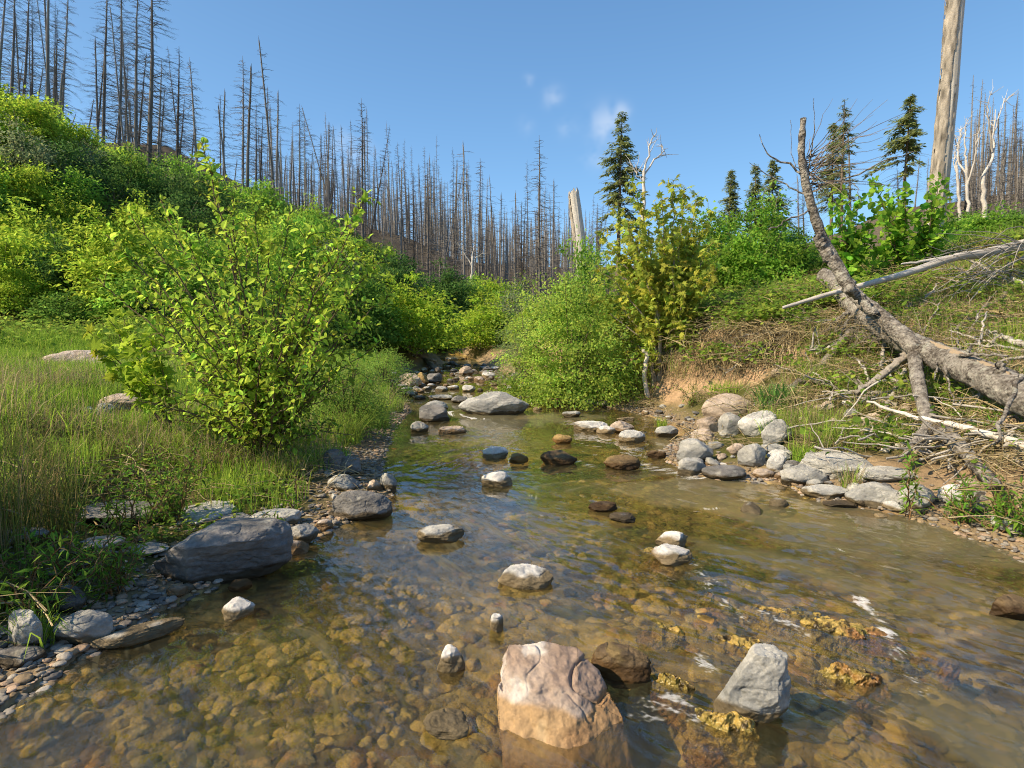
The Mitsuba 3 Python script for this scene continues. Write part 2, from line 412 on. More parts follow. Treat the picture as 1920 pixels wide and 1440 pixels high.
FOAM_LINES = [(((1170, 868), (1215, 876), (1300, 892)), .22, .9), (((1060, 858), (1110, 874)), .10, .7), (((838, 772), (868, 782), (905, 786)), .16, .9), (((790, 794), (815, 788)), .14, .7), (((1290, 1040), (1340, 1120), (1400, 1165)), .055, .75),
              (((1610, 1120), (1660, 1185), (1690, 1240), (1735, 1300)), .05, .85), (((1210, 1335), (1260, 1318), (1310, 1345)), .09, .8), (((1480, 1290), (1640, 1330)), .05, .6), (((1310, 1220), (1330, 1262)), .05, .7), (((1430, 1145), (1510, 1190)), .06, .6), (((1315, 955), (1365, 952)), .05, .7),
              (((1000, 930), (1020, 965)), .07, .6), (((735, 1003), (765, 1030)), .05, .5), (((930, 698), (880, 710), (835, 694)), .3, .8), (((1030, 746), (1000, 762)), .2, .7), (((1350, 1095), (1300, 1080)), .06, .5), (((1700, 1320), (1770, 1380)), .06, .6), (((1540, 1015), (1580, 1034)), .04, .6)]


def foam_cover(p, a, b):
    """White water: broken streaks and bubbles along the places where the current falls over stones."""
    zone = mi.Float(0)
    for line, wd, amt in FOAM_LINES:
        q = [on_water(*c) for c in line]
        for (x0, y0), (x1, y1) in zip(q[:-1], q[1:]):
            ex, ey = float(x1 - x0), float(y1 - y0)
            t = dr.clip(((p.x - float(x0)) * ex + (p.y - float(y0)) * ey) / (ex * ex + ey * ey), 0, 1)
            d = dr.sqrt(dr.square(p.x - float(x0) - t * ex) + dr.square(p.y - float(y0) - t * ey))
            zone = dr.maximum(zone, amt * smoothstep(1.0, 0.0, d / (1.9 * wd)))
    s = dr.minimum(1.0, 4.0 / dr.maximum(p.y, 1.0))
    fine = 0.7 * fbm(a * 10 * s, b * 24 * s, 3.0, 4) + 0.3 * noise(a * 70 * s, b * 90 * s, 5.0)
    zone = zone * (0.35 + 0.9 * fbm(a * 5, b * 8, 9.0, 2))
    return smoothstep(0.52, 1.0, fine * 0.8 + zone * 0.40) * smoothstep(0.02, 0.5, zone) * 0.55


def silt(p, n, uv):
    near = smoothstep(7.5, 5.5, p.y)
    dx, dy = 0.12 + 0.50 * near, -0.99 + 0.21 * near
    return mix((0.25, 0.235, 0.145), (0.85, 0.87, 0.87), smoothstep(0.05, 0.3, foam_cover(p, p.x * dx + p.y * dy, p.y * dx - p.x * dy + 0.5 * (fbm(p.x * 1.1, p.y * 1.1, 6.0, 3) - 0.5))))


scene['mat_water'] = {'type': 'blendbsdf', 'weight': proc(murk),
                      'a': {'type': 'blendbsdf', 'weight': 0.30, 'c': {'type': 'thindielectric', 'int_ior': 1.33, 'specular_transmittance': {'type': 'rgb', 'value': [0.86, 0.82, 0.68]}}, 'd': {'type': 'dielectric', 'int_ior': 1.33}},
                      'b': {'type': 'twosided', 'e': {'type': 'diffuse', 'reflectance': proc(silt)}}}
used = np.unique(wf[keep]); remap = np.zeros(len(wx), int); remap[used] = np.arange(len(used))
solo('stream_water', mikit.ply((np.stack([wx, wy, wz], -1)[used], remap[wf[keep]]), 'mat_water', smooth=True), 'clear shallow stream flowing over golden brown stones', kind='structure')
# ---------------------------------------------------------------- stones
ICO = {k: trimesh.creation.icosphere(subdivisions=k) for k in (1, 2, 3, 4, 5)}


STONES = []


def rock_mesh(seed, w, d, h, sub=4, angular=0.6, rough=1.0, flat=0.0, lean=0.0):
    """A weathered stone w x d x h metres, broken along random planes; its middle is the origin."""
    r = np.random.default_rng(seed)
    v = np.array(ICO[sub].vertices)
    for _ in range(int(4 + 14 * angular)):
        n = unit(r.normal(0, 1, 3) * [1, 1, 1 - 0.3 * flat]); k = r.uniform(0.62, 0.95) if angular > .3 else r.uniform(0.8, 0.97)
        over = np.maximum(0, v @ n - k)
        v = v - over[:, None] * n * 0.92
    if flat:
        over = np.maximum(0, v[:, 2] - 0.55); v[:, 2] -= over * flat * 0.8
    nn = unit(v)
    v = v * (1 + rough * 0.34 * (meshkit.fbm(v * 1.3 + seed, 3, seed) - 0.5)[:, None])
    v = v + nn * rough * (0.10 * (meshkit.fbm(v * 4 + seed, 3, seed + 3) - 0.5) + 0.04 * (meshkit.fbm(v * 12, 2, seed + 5) - 0.5))[:, None]
    if flat:
        v[:, 2] += 0.05 * flat * np.sin(v[:, 2] * 26 + 4 * meshkit.fbm(v * 1.5, 2, seed))
    v = v / np.ptp(v, axis=0) * [w, d, h]
    v[:, 0] += lean * v[:, 2]
    v -= (v.max(0) + v.min(0)) / 2
    return v, ICO[sub].faces


def stone_at(x0, y0, x1, y1, mat, label, name='rock', angular=0.6, flat=0.0, depth=0.75, sink=0.30, rough=1.0, rot=None, group=None, Y=None, lean=0.0, cat=None, hfix=None):
    """A stone that spans the given box of the photograph, standing on the ground or in the water under that place."""
    cx = (x0 + x1) / 2
    p = G(cx, min(y1, 1425)) if Y is None else at(cx, y1, Y)
    if y1 > 1425 and Y is None:
        p = np.array(at(cx, y1, 1.5 / math.tan(math.atan((y1 - 720) / FOCAL) + PITCH)))
    W = (x1 - x0) / ppm(p[1]); D = W * depth
    a = math.atan((y1 - 720) / FOCAL) + PITCH
    slant = math.hypot(p[1], 1.5 - p[2])
    H = max(0.28 * W * (1 - .6 * flat), ((y1 - y0) / FOCAL * slant - D * math.sin(max(a, 0)) * 0.9) / math.cos(a))
    H = H if hfix is None else hfix * W
    seed = int(x0 * 7 + y0 * 13)
    hb = H * (1 + sink)
    sub = 5 if x1 - x0 > 110 else 4 if x1 - x0 > 34 else 3
    v, f = rock_mesh(seed, W * 1.02, D, hb, sub, angular, rough, flat, lean)
    rz = (rot if rot is not None else np.random.default_rng(seed).uniform(-12, 12)) * math.pi / 180
    v = v @ np.array([[math.cos(rz), math.sin(rz), 0], [-math.sin(rz), math.cos(rz), 0], [0, 0, 1]])
    v += [p[0], p[1] + D * 0.42, p[2] + H - hb / 2]
    STONES.append((p[0], p[1] + D * .42, W * .55, p[2] + H))
    return solo(name, mikit.ply((v, f), STONE[mat], smooth=38 if angular > .3 else True), label, cat or ('rock' if name == 'flat_rock' else name), group)


S = stone_at
# standing in the stream, from the nearest
_r = [(955, 1210, 2.36), (1012, 1204, 2.36), (1082, 1214, 2.34), (1122, 1258, 2.28), (1170, 1345, 2.14), (1192, 1440, 2.06), (942, 1240, 2.32), (935, 1305, 2.20), (946, 1440, 2.0), (1075, 1450, 1.93), (1010, 1330, 2.10), (1085, 1300, 2.14)]
_p = [at(*q) for q in _r]; _p += [q + [0, 0, -.35] for q in (_p[5], _p[8], _p[9], _p[4])] + [q + [.0, .30, -.22] for q in (_p[0], _p[2])] + [q + [0, .32, -.6] for q in (_p[0], _p[3])]
_m = trimesh.convex.convex_hull(np.array(_p)).subdivide_to_size(0.014, max_iter=12); _m.merge_vertices()
_m = trimesh.smoothing.filter_taubin(_m, iterations=6); _v = np.array(_m.vertices); _n = np.array(_m.vertex_normals)
_v = _v + _n * (.030 * (meshkit.fbm(_v * 7, 3, 3) - .5) + .022 * (meshkit.fbm(_v * np.array([30, 30, 9]), 3, 4) - .5) - .018 * np.clip(1 - np.abs(meshkit.fbm(_v * 5 + 3, 2, 5) - .5) / .03, 0, 1) * (meshkit.fbm(_v * 3, 2, 6) > .5))[:, None]
STONES.append((0.2, 2.2, .3, .3))
solo('boulder', mikit.ply((_v, np.array(_m.faces)), STONE['rusty'], smooth=50), 'big rusty grey boulder with pale edges at the bottom of the picture', 'boulder')
S(1112, 1215, 1228, 1283, 'wet', 'dark brown wet rock beside the big tan boulder', angular=0.3, depth=0.6, sink=0.5, rot=-18)
S(1352, 1238, 1490, 1372, 'grey', 'upright rounded grey boulder with a sharp shaded ridge, in the golden rapids', 'boulder', angular=0.8, depth=0.7, sink=0.5, lean=0.25)
S(815, 1222, 872, 1276, 'pale', 'small stone with a white dry tip left of the tan boulder', angular=0.4, depth=.8, sink=.8)
S(918, 1156, 944, 1190, 'pale', 'tiny white tipped stone above the big tan boulder', angular=0.4)
S(932, 1057, 1040, 1106, 'pale', 'white oblong stone alone in the middle of the shallows', angular=0.45, depth=.55, sink=.5, rot=-6)
S(778, 983, 870, 1022, 'grey', 'flat pale grey stone tilted up in the water near the left bank', angular=0.5, flat=.7, depth=.6, rot=12)
S(902, 880, 961, 914, 'pale', 'pale grey rounded stone in mid stream behind the white one', angular=0.55)
S(903, 833, 952, 862, 'pale', 'bluish grey stone in mid stream beside the ochre pebble', angular=0.5)
S(955, 849, 991, 870, 'ochre', 'small wet ochre stone in the middle of the stream', angular=0.4)
S(1014, 842, 1084, 874, 'wet', 'low dark brown wet rock with water breaking over its right end', angular=0.4, depth=.6)
S(1233, 992, 1297, 1032, 'pale', 'knobbly whitish stone at the edge of the golden rapids', angular=.6)
S(1228, 1018, 1306, 1060, 'pale', 'flat topped pale stone in front of the knobbly whitish one', angular=.6, flat=.6)
S(1145, 960, 1195, 983, 'slate', 'thin dark slab just breaking the water in mid stream', angular=.5, flat=.8)
S(1105, 938, 1162, 964, 'wet', 'dark submerged rock behind the thin dark slab', angular=.3)
S(858, 729, 992, 779, 'grey', 'large humped grey boulder in the middle of the stream', 'boulder', angular=.45, depth=.55, sink=.4, rot=-4)
S(783, 756, 842, 792, 'slate', 'dark pointed boulder left of the large humped boulder', 'boulder', angular=.7)
S(789, 748, 838, 772, 'grey', 'grey rock right behind the dark pointed boulder', angular=.6)
S(768, 788, 802, 812, 'grey', 'small grey rock below the dark pointed boulder', angular=.5)
S(820, 796, 874, 814, 'tan', 'flat tan stone awash below the large humped boulder', angular=.4, flat=.7)
S(1078, 787, 1150, 810, 'pale', 'long low white grey rock at the right of the pool', angular=.4, flat=.3)
S(1146, 786, 1192, 812, 'tan', 'tan grey rock leaning on the long white one', angular=.6)
S(1120, 797, 1156, 815, 'pale', 'small pale stone in front of the tan grey rock', angular=.5)
S(1163, 803, 1213, 830, 'pale', 'smooth white egg shaped stone at the right of the pool', angular=.25)
S(1231, 796, 1276, 822, 'grey', 'tilted grey stone alone near the right edge of the pool', angular=.6)
S(1158, 781, 1192, 790, 'pale', 'thin pale sliver of stone behind the tan grey rock', angular=.4, flat=.6)
S(1055, 769, 1090, 784, 'grey', 'pair like flat grey stone in the pool beside the large boulder', angular=.4, flat=.5)
S(1036, 813, 1074, 833, 'ochre', 'rusty wet stone showing in the middle of the pool', angular=.4)
S(1215, 842, 1252, 860, 'wet', 'dark stone awash beside the little white rapid', angular=.4)
S(1135, 848, 1205, 882, 'wet', 'broad brown stone under the lip of the little white rapid', angular=.3, flat=.4)
S(1880, 1120, 1960, 1175, 'wet', 'dark red rock breaking the water at the right edge', angular=.5)
S(788, 1349, 884, 1385, 'grey', 'grey stone top at the very bottom left of the tan boulder', angular=.4)
ledge_later = (1185, 1005, 1260, 1060)
# weed covered ledges of the golden rapids, awash
def weed_col(p, n, uv):
    a = fbm(p.x * 5, p.y * 5, p.z * 5, 4); b = fbm(p.x * 30 - p.y * 12, p.y * 30, p.z * 22, 4)
    c = mix((0.22, 0.11, 0.035), (0.37, 0.265, 0.07), smoothstep(0.38, 0.62, a))
    c = mix(c, (0.22, 0.17, 0.04), smoothstep(0.5, 0.62, fbm(p.x * 11 + 8, p.y * 11, p.z * 11, 3)))
    return mix(c, (0.03, 0.02, 0.008), 0.9 * smoothstep(0.48, 0.66, b))


scene['mat_weed'] = {'type': 'bumpmap', 'arbitrary': proc(lambda p, n, uv: 0.05 * fbm(p.x * 40 - p.y * 16, p.y * 40, p.z * 30, 3), eps=0.002), 'scale': 1.0, 'b': {'type': 'principled', 'base_color': proc(weed_col), 'roughness': 0.4, 'specular': 0.5}}


def ledge(x0, y0, x1, y1, mat, label, up=0.03, depth=0.5, rot=-25):
    p = on_water((x0 + x1) / 2, (y0 + y1) / 2)
    W = (x1 - x0) / ppm(p[1]); seed = int(x0 + 3 * y0)
    v, f = rock_mesh(seed, W * 1.1, W * depth, 0.34, 5, 0.25, 1.3)
    v = v + unit(v) * (0.09 * (meshkit.fbm(v * 9, 3, seed) - 0.5) + 0.035 * (meshkit.fbm(v * 40, 2, seed) - .5))[:, None]
    a = math.radians(rot); v = v @ np.array([[math.cos(a), math.sin(a), 0], [-math.sin(a), math.cos(a), 0], [0, 0, 1]])
    solo('weedy_rock', mikit.ply((v + [p[0], p[1], up - 0.17], f), 'mat_weed', smooth=True), label, 'rock')


for q in ((*ledge_later, 'ochre', 'mossy gold stone awash beside the knobbly whitish stone', .01), (1190, 1140, 1330, 1215, 'ochre', 'broad weed covered golden ledge at the head of the rapids', .012), (1400, 1110, 1580, 1190, 'wet', 'long dark ledge under fast water, upper right of the rapids', .010), (1470, 1125, 1700, 1245, 'ochre', 'rust and gold ledge at the outer edge of the rapids', .030),
          (1530, 1225, 1665, 1320, 'ochre', 'shaggy gold mossy rock below the rust and gold ledge', .05), (1285, 1305, 1420, 1400, 'ochre', 'shaggy gold mossy rock left of the upright grey boulder', .05), (1210, 1250, 1310, 1310, 'ochre', 'bright gold mossy rock between the wet brown rock and the upright grey boulder', .04),
          (1320, 1175, 1470, 1240, 'ochre', 'low gold ledge just above the upright grey boulder', .022), (1290, 1080, 1380, 1150, 'wet', 'dark drowned ledge above the golden rapids', .0), (1690, 1180, 1790, 1260, 'wet', 'dark drowned ledge right of the golden rapids', -.02)):
    ledge(*q[:4], q[4], q[5], q[6])
# left bank
S(272, 975, 522, 1108, 'slate', 'largest dark slab, tilted towards the water on the left bank', 'flat_rock', angular=.9, flat=.5, depth=.55, rot=22, sink=.4)
S(298, 893, 412, 988, 'grey', 'smooth light grey slab under the tall alder', 'flat_rock', angular=.8, flat=.9, depth=1.3, hfix=.16)
S(95, 933, 268, 992, 'slate', 'layered brown grey slab in the rushes', 'flat_rock', angular=.8, flat=.8, depth=.8, sink=.15)
S(455, 948, 552, 992, 'grey', 'mottled grey rock right behind the largest dark slab', angular=.7, flat=.4)
S(525, 978, 588, 1020, 'grey', 'pale grey rock at the water by the tip of the dark slab', angular=.6)
S(517, 1013, 572, 1045, 'tan', 'small brownish rock below the pale grey one at the slab tip', angular=.5)
S(583, 973, 622, 997, 'tan', 'small brown stone in the wet hollow by the bank', angular=.5)
S(607, 915, 730, 980, 'slate', 'dark grey split boulder at the left bank edge', 'boulder', angular=.85, depth=.65)
S(610, 884, 671, 922, 'grey', 'mottled rock behind the dark split boulder', angular=.6)
S(711, 887, 743, 924, 'grey', 'upright grey stone right above the dark split boulder', angular=.5)
S(686, 899, 717, 924, 'tan', 'small mottled stone between bank rocks', angular=.5)
S(596, 843, 641, 888, 'slate', 'dark flat rock under the alder roots', angular=.8, flat=.5)
S(630, 852, 674, 892, 'slate', 'dark rock right of the flat rock under the alder', angular=.7)
S(86, 1146, 192, 1218, 'grey', 'mottled grey block on the shore in the lower left', angular=.9, depth=.7)
S(172, 1125, 328, 1220, 'grey', 'long narrow pointed slab lying along the lower left shore', 'flat_rock', angular=.7, flat=.6, depth=.30, rot=38, hfix=.17, sink=.2)
S(-10, 1160, 84, 1228, 'grey', 'ridged grey rock at the left edge of the picture', angular=.7, flat=.4, depth=.4, rot=-25)
S(76, 1100, 142, 1158, 'slate', 'dark rock in shade above the mottled grey block', angular=.6)
S(407, 1121, 470, 1167, 'pale', 'white pointed stone standing in the water near the left shore', angular=.9)
S(303, 1105, 346, 1130, 'tan', 'small brown stone at the foot of the dark slab', angular=.5)
S(333, 1094, 361, 1114, 'grey', 'small grey stone leaning on the foot of the dark slab', angular=.5)
S(420, 1084, 466, 1112, 'wet', 'wet dark stone in the water below the dark slab', angular=.4)
S(225, 1010, 300, 1050, 'grey', 'flat pale slab sunk in the sandy slope left of the largest dark slab', 'flat_rock', angular=.7, flat=.9, depth=.8, hfix=.15)
S(130, 1000, 215, 1040, 'tan', 'brownish flat slab in the slope between the layered slab and the shore', 'flat_rock', angular=.7, flat=.9, depth=.8, hfix=.15)
S(-40, 985, 60, 1030, 'grey', 'grey slab under the rushes at the left edge', 'flat_rock', angular=.7, flat=.8, depth=.7, hfix=.2)
S(410, 955, 465, 985, 'slate', 'dark slab wedged behind the largest dark slab', 'flat_rock', angular=.8, flat=.8, depth=.8, hfix=.25)
S(-30, 1215, 60, 1260, 'slate', 'dark low stone at the left edge below the ridged rock', angular=.5)
S(72, 655, 188, 693, 'tan', 'brown humped boulder lying in the meadow grass', 'boulder', angular=.35, depth=.6)
S(172, 732, 268, 768, 'tan', 'orange tan block in the grass left of the alder', 'boulder', angular=.6)
S(172, 754, 208, 782, 'grey', 'grey stone in front of the orange tan block', angular=.5)
S(150, 762, 172, 780, 'pale', 'small white stone in the meadow grass', angular=.5)
# right bank
S(1328, 733, 1428, 788, 'tan', 'big round boulder with brown moss patches on the right bank', 'boulder', angular=.2, rough=.6)
S(1393, 765, 1463, 814, 'pale', 'angular white boulder on top of the right bank pile', 'boulder', angular=.9)
S(1431, 783, 1494, 838, 'grey', 'grey boulder with a pointed top right of the white one', 'boulder', angular=.7)
S(1353, 770, 1399, 818, 'grey', 'blue grey block left of the angular white boulder', angular=.7)
S(1311, 778, 1356, 814, 'tan', 'pinkish white rock under the round mossy boulder', angular=.8)
S(1298, 801, 1346, 828, 'tan', 'pinkish flat rock at the left of the right bank pile', angular=.6)
S(1273, 818, 1348, 871, 'grey', 'broad grey boulder at the water, left end of the pile', 'boulder', angular=.6)
S(1273, 857, 1327, 895, 'grey', 'blue grey smooth stone at the water line below the broad boulder', angular=.5)
S(1326, 866, 1404, 903, 'slate', 'long dark grey stone lying along the water line', angular=.5, flat=.4)
S(1391, 831, 1444, 881, 'grey', 'grey cracked rock in the middle of the pile', angular=.7)
S(1428, 832, 1482, 853, 'grey', 'flat grey rock under the pointed boulder', angular=.6, flat=.6)
S(1368, 830, 1402, 856, 'tan', 'brown rock in the hollow of the pile', angular=.6)
S(1443, 847, 1480, 885, 'pale', 'pale pinkish upright rock beside the large smooth rock', angular=.6)
S(1416, 875, 1458, 897, 'tan', 'low pink stone at the water in front of the pile', angular=.5)
S(1455, 885, 1480, 903, 'tan', 'small pink pebble at the water, right of the low pink stone', angular=.4)
S(1473, 862, 1562, 913, 'grey', 'large smooth pale grey rock at the water', 'boulder', angular=.35)
S(1533, 840, 1682, 898, 'grey', 'wide flat bedrock slab with fine layers on the right bank', 'flat_rock', angular=.5, flat=.8, depth=.9)
S(1608, 896, 1708, 954, 'grey', 'broad cracked rock at the water under the bedrock slab', 'boulder', angular=.4, flat=.3)
S(1522, 905, 1604, 938, 'grey', 'low grey rock at the water beside the grass clump', angular=.5, flat=.4)
S(1640, 878, 1745, 915, 'grey', 'bluish flat rock between slab and cracked rock', 'flat_rock', angular=.5, flat=.6)
S(1698, 903, 1764, 958, 'grey', 'rounded grey rock left of the leafy sprouts', angular=.5)
S(1783, 903, 1874, 953, 'pale', 'pale rock behind the leafy sprouts at the right', angular=.6)
S(1608, 783, 1647, 810, 'tan', 'tan slab leaning in the grass of the right bank', angular=.9, flat=.6)
S(1553, 942, 1613, 957, 'slate', 'thin dark slab floating at the water edge on the right', angular=.5, flat=.7)
S(1448, 690, 1472, 706, 'tan', 'orange stone sticking out of the bank slope', angular=.6)
S(1543, 752, 1567, 772, 'tan', 'small tan stone on the right bank slope', angular=.6)
S(1585, 765, 1612, 785, 'grey', 'small grey stone on the slope beside the tan slab', angular=.6)
S(1690, 755, 1720, 780, 'tan', 'tan stone behind the splintered white branch', angular=.6)
S(1560, 875, 1600, 900, 'grey', 'grey stone in front of the bedrock slab', angular=.5)
S(1870, 960, 1925, 1000, 'grey', 'grey rock in shade of the leafy sprouts at the right edge', angular=.6)
# the far rapids
S(750, 698, 790, 728, 'tan', 'tan boulder at the left of the far rapids', 'boulder', angular=.5)
S(779, 698, 803, 722, 'ochre', 'brown boulder touching the tan one at the far rapids', 'boulder', angular=.5)
S(799, 699, 828, 720, 'slate', 'dark boulder right of the brown one at the far rapids', 'boulder', angular=.7)
S(860, 686, 887, 704, 'tan', 'tan block at the head of the far rapids', angular=.8)
S(866, 721, 891, 735, 'pale', 'pale stone in mid stream behind the large humped boulder', angular=.4)
S(838, 721, 860, 731, 'pale', 'small flat pale stone in mid stream, far left of the humped boulder', angular=.4)
S(955, 727, 980, 738, 'pale', 'white flat stone just behind the large humped boulder', angular=.4)
S(815, 724, 839, 736, 'grey', 'grey stone among the far left bank stones', angular=.5)
S(1000, 738, 1033, 752, 'pale', 'white grey stone right of the humped boulder', angular=.4)
S(1023, 745, 1052, 762, 'wet', 'dark wet stone below the willow', angular=.4)
S(1068, 745, 1095, 764, 'slate', 'dark round stone at the foot of the willow', angular=.3)
S(1096, 747, 1116, 764, 'pale', 'white stone beside the dark round one below the willow', angular=.5)
S(1120, 749, 1150, 765, 'slate', 'dark stone under the overhanging willow leaves', angular=.4)
S(845, 742, 876, 758, 'slate', 'jagged dark stone left behind the humped boulder', angular=.8)
S(800, 744, 850, 752, 'grey', 'thin grey slab awash left of the humped boulder', angular=.4, flat=.6)

# smaller stones along the banks and in the far rapids: one thing each, of a few shapes
PROT = []
for i in range(8):
    PROT.append(rock_mesh(900 + i, 1, 0.8, 0.62, 3, (0.3, 0.5, 0.7, 0.9)[i % 4], 1.0))
PM = {(i, m): mikit.ply(PROT[i], STONE[m], smooth=40) for i in range(8) for m in ('grey', 'tan', 'slate', 'pale')}
r2 = np.random.default_rng(21)


def scatter_stones(n, zone, size, label, group, mats=('grey', 'grey', 'pale', 'tan', 'slate')):
    made = 0
    while made < n:
        px, py = zone(r2)
        p = G(px, py)
        if p[1] > 45:
            continue
        s = size(r2)
        k = key('stone')
        mt = mats[int(r2.integers(len(mats)))]; g = PM[(int(r2.integers(8)), mt)]; STONES.append((p[0], p[1], s * .5, p[2] + s * .4))
        scene[k] = {**g, 'to_world': T().translate([float(p[0]), float(p[1]), float(max(ground_z(p[0], p[1]) + s * 0.16, p[2] + s * .06))]).rotate([0, 0, 1], float(r2.uniform(0, 360))).rotate([1, 0, 0], float(r2.uniform(-20, 20))).scale([s, s * float(r2.uniform(.7, 1.2)), s * float(r2.uniform(.6, 1.1))])}
        hue = {'grey': 'mid grey', 'pale': 'whitish', 'tan': 'brownish', 'slate': 'dark grey'}[mt]
        tag(k, f'{hue} {label}', 'stone', f'{hue} {group}'); made += 1


def quad(*pts):
    a = np.array(pts, float)

    def pick(r):
        i = r.integers(len(a) - 1); t, j = r.uniform(), r.normal(0, 1, 2)
        return a[i, :2] * (1 - t) + a[i + 1, :2] * t + j * a[i, 2:4]
    return pick


scatter_stones(72, quad((890, 692, 14, 5), (945, 715, 18, 9), (1000, 738, 20, 8), (1060, 752, 25, 5)), lambda r: r.uniform(.18, .5), 'loose stone in the heap right of the far rapids', 'stones heaped right of the far rapids')
scatter_stones(44, quad((870, 672, 20, 4), (800, 690, 20, 6), (745, 730, 14, 8), (800, 738, 22, 6)), lambda r: r.uniform(.2, .5), 'stone on the left side of the far rapids', 'stones left of the far rapids')
scatter_stones(72, quad((770, 735, 12, 8), (850, 712, 30, 10), (900, 700, 30, 8), (960, 735, 25, 8), (1030, 758, 30, 6)), lambda r: r.uniform(.12, .34), 'stone in the water of the far rapids', 'stones in the far rapids', ('grey', 'pale', 'slate', 'grey', 'tan'))
scatter_stones(18, quad((1200, 772, 20, 5), (1300, 780, 25, 10), (1290, 800, 15, 4)), lambda r: r.uniform(.06, .18), 'small stone on the gravel below the eroded bank', 'small stones below the eroded bank')
scatter_stones(60, quad((1290, 880, 10, 10), (1400, 862, 45, 22), (1480, 898, 26, 14), (1640, 925, 50, 14), (1760, 950, 40, 14)), lambda r: r.uniform(.06, .24), 'small stone wedged among the right bank rocks', 'small stones among the right bank rocks')
scatter_stones(18, quad((600, 870, 20, 10), (680, 905, 30, 12), (620, 960, 20, 12), (560, 985, 20, 16)), lambda r: r.uniform(.05, .16), 'small stone on the left shore under the alder', 'small stones on the left shore', ('slate', 'grey', 'tan'))
scatter_stones(16, quad((1450, 740, 60, 20), (1600, 790, 60, 20), (1750, 860, 60, 20)), lambda r: r.uniform(.06, .2), 'small stone lying on the right bank slope', 'small stones on the right bank slope', ('tan', 'grey', 'tan', 'pale'))

# the cobbles under the water and the gravel of the shores: past counting
r3 = np.random.default_rng(33)


def pebbles(n, where, size, mats, key_name, label, lift=0.1, bsdf='mat_pebble'):
    byv = [rock_mesh(700 + i, 1, .8, .55, 2 if size[1] > 0.08 else 1, .4) for i in range(6)]
    m = MB()
    pts = []
    while len(pts) < n:
        q = where(r3, 4 * n); pts.extend(q.tolist())
    pts = np.array(pts[:n]); h = height(pts[:, 0], pts[:, 1])
    for (x, y), z in zip(pts, h):
        s = r3.uniform(*size) if r3.random() > .15 else size[1] * r3.uniform(1, 1.6)
        v, f = byv[int(r3.integers(6))]
        a = r3.uniform(0, 6.28); R = np.array([[math.cos(a), math.sin(a), 0], [-math.sin(a), math.cos(a), 0], [0, 0, 1]])
        c = np.array(mats[int(r3.integers(len(mats)))]) * r3.uniform(.7, 1.3)
        m.add(v * [s, s * r3.uniform(.7, 1.2), s * r3.uniform(.5, 1)] @ R + [x, y, z + s * lift], f, c)
    solo(key_name, m.ply(bsdf, smooth=True), label, kind='stuff')


def pebble_col(p, n, uv):
    return 0.015 * fbm(p.x * 25, p.y * 25, p.z * 25, 3)


def bed_col(p, n, uv):
    a = fbm(p.x * 2.2, p.y * 2.2, 1.0, 4); b = fbm(p.x * 13, p.y * 13, p.z * 13, 4); c = fbm(p.x * 5 + 40, p.y * 5, 2.0, 3)
    col = mix((0.24, 0.19, 0.06), (0.62, 0.45, 0.15), smoothstep(0.38, 0.64, a * 0.5 + b * 0.5))
    col = mix(col, (0.42, 0.19, 0.06), 0.7 * smoothstep(0.58, 0.72, c))
    col = col * (0.45 + 0.65 * smoothstep(0.38, 0.60, fbm(p.x * 0.9, p.y * 0.9, 7.0, 3)))
    return mix(col, (0.035, 0.028, 0.014), 0.92 * smoothstep(0.47, 0.64, fbm(p.x * 9 + 9, p.y * 9, p.z * 9, 4)))


scene['mat_pebble'] = {'type': 'bumpmap', 'arbitrary': proc(pebble_col, eps=0.003), 'scale': 1.0, 'b': {'type': 'twosided', 'b': {'type': 'diffuse', 'reflectance': VC}}}
scene['mat_bed_stone'] = {'type': 'bumpmap', 'arbitrary': proc(pebble_col, eps=0.003), 'scale': 2.0, 'b': {'type': 'blendbsdf', 'weight': 0.72, 'x': {'type': 'diffuse', 'reflectance': VC}, 'y': {'type': 'diffuse', 'reflectance': proc(bed_col)}}}


def under(r, n):
    d = r.uniform(1.5**0.5, 16**0.5, n) ** 2; a = r.uniform(-0.75, 0.8, n)
    q = np.stack([np.sin(a) * d, np.cos(a) * d], -1)
    return q[stream_sd(q) > 0.05]


def shore(r, n):
    d = r.uniform(1.6, 13, n); a = r.uniform(-0.8, 0.85, n)
    q = np.stack([np.sin(a) * d, np.cos(a) * d], -1); s = stream_sd(q)
    return q[(s < 0.06) & (s > -np.where(q[:, 0] < 0, 1.3, .8) * r.uniform(0, 1, len(s)) ** 1.5)]


GOLDS = [(.30, .21, .07), (.24, .17, .06), (.34, .25, .10), (.12, .09, .035), (.07, .05, .025), (.2, .1, .035), (.16, .14, .05), (.26, .22, .14)]
pebbles(5200, under, (.025, .12), GOLDS, 'stream_bed_cobbles', 'golden brown cobbles covering the bed under the clear water', -0.05, 'mat_bed_stone')
pebbles(8000, shore, (.012, .05), [(.3, .28, .25), (.22, .2, .17), (.36, .27, .2), (.14, .13, .12), (.26, .2, .13)], 'shore_gravel', 'mixed brown and grey gravel along both shores', .15)
# ---------------------------------------------------------------- burnt trees
r4 = np.random.default_rng(44)
CHAR = np.array([0.105, 0.094, 0.085]); GREY = np.array([0.26, 0.25, 0.235])


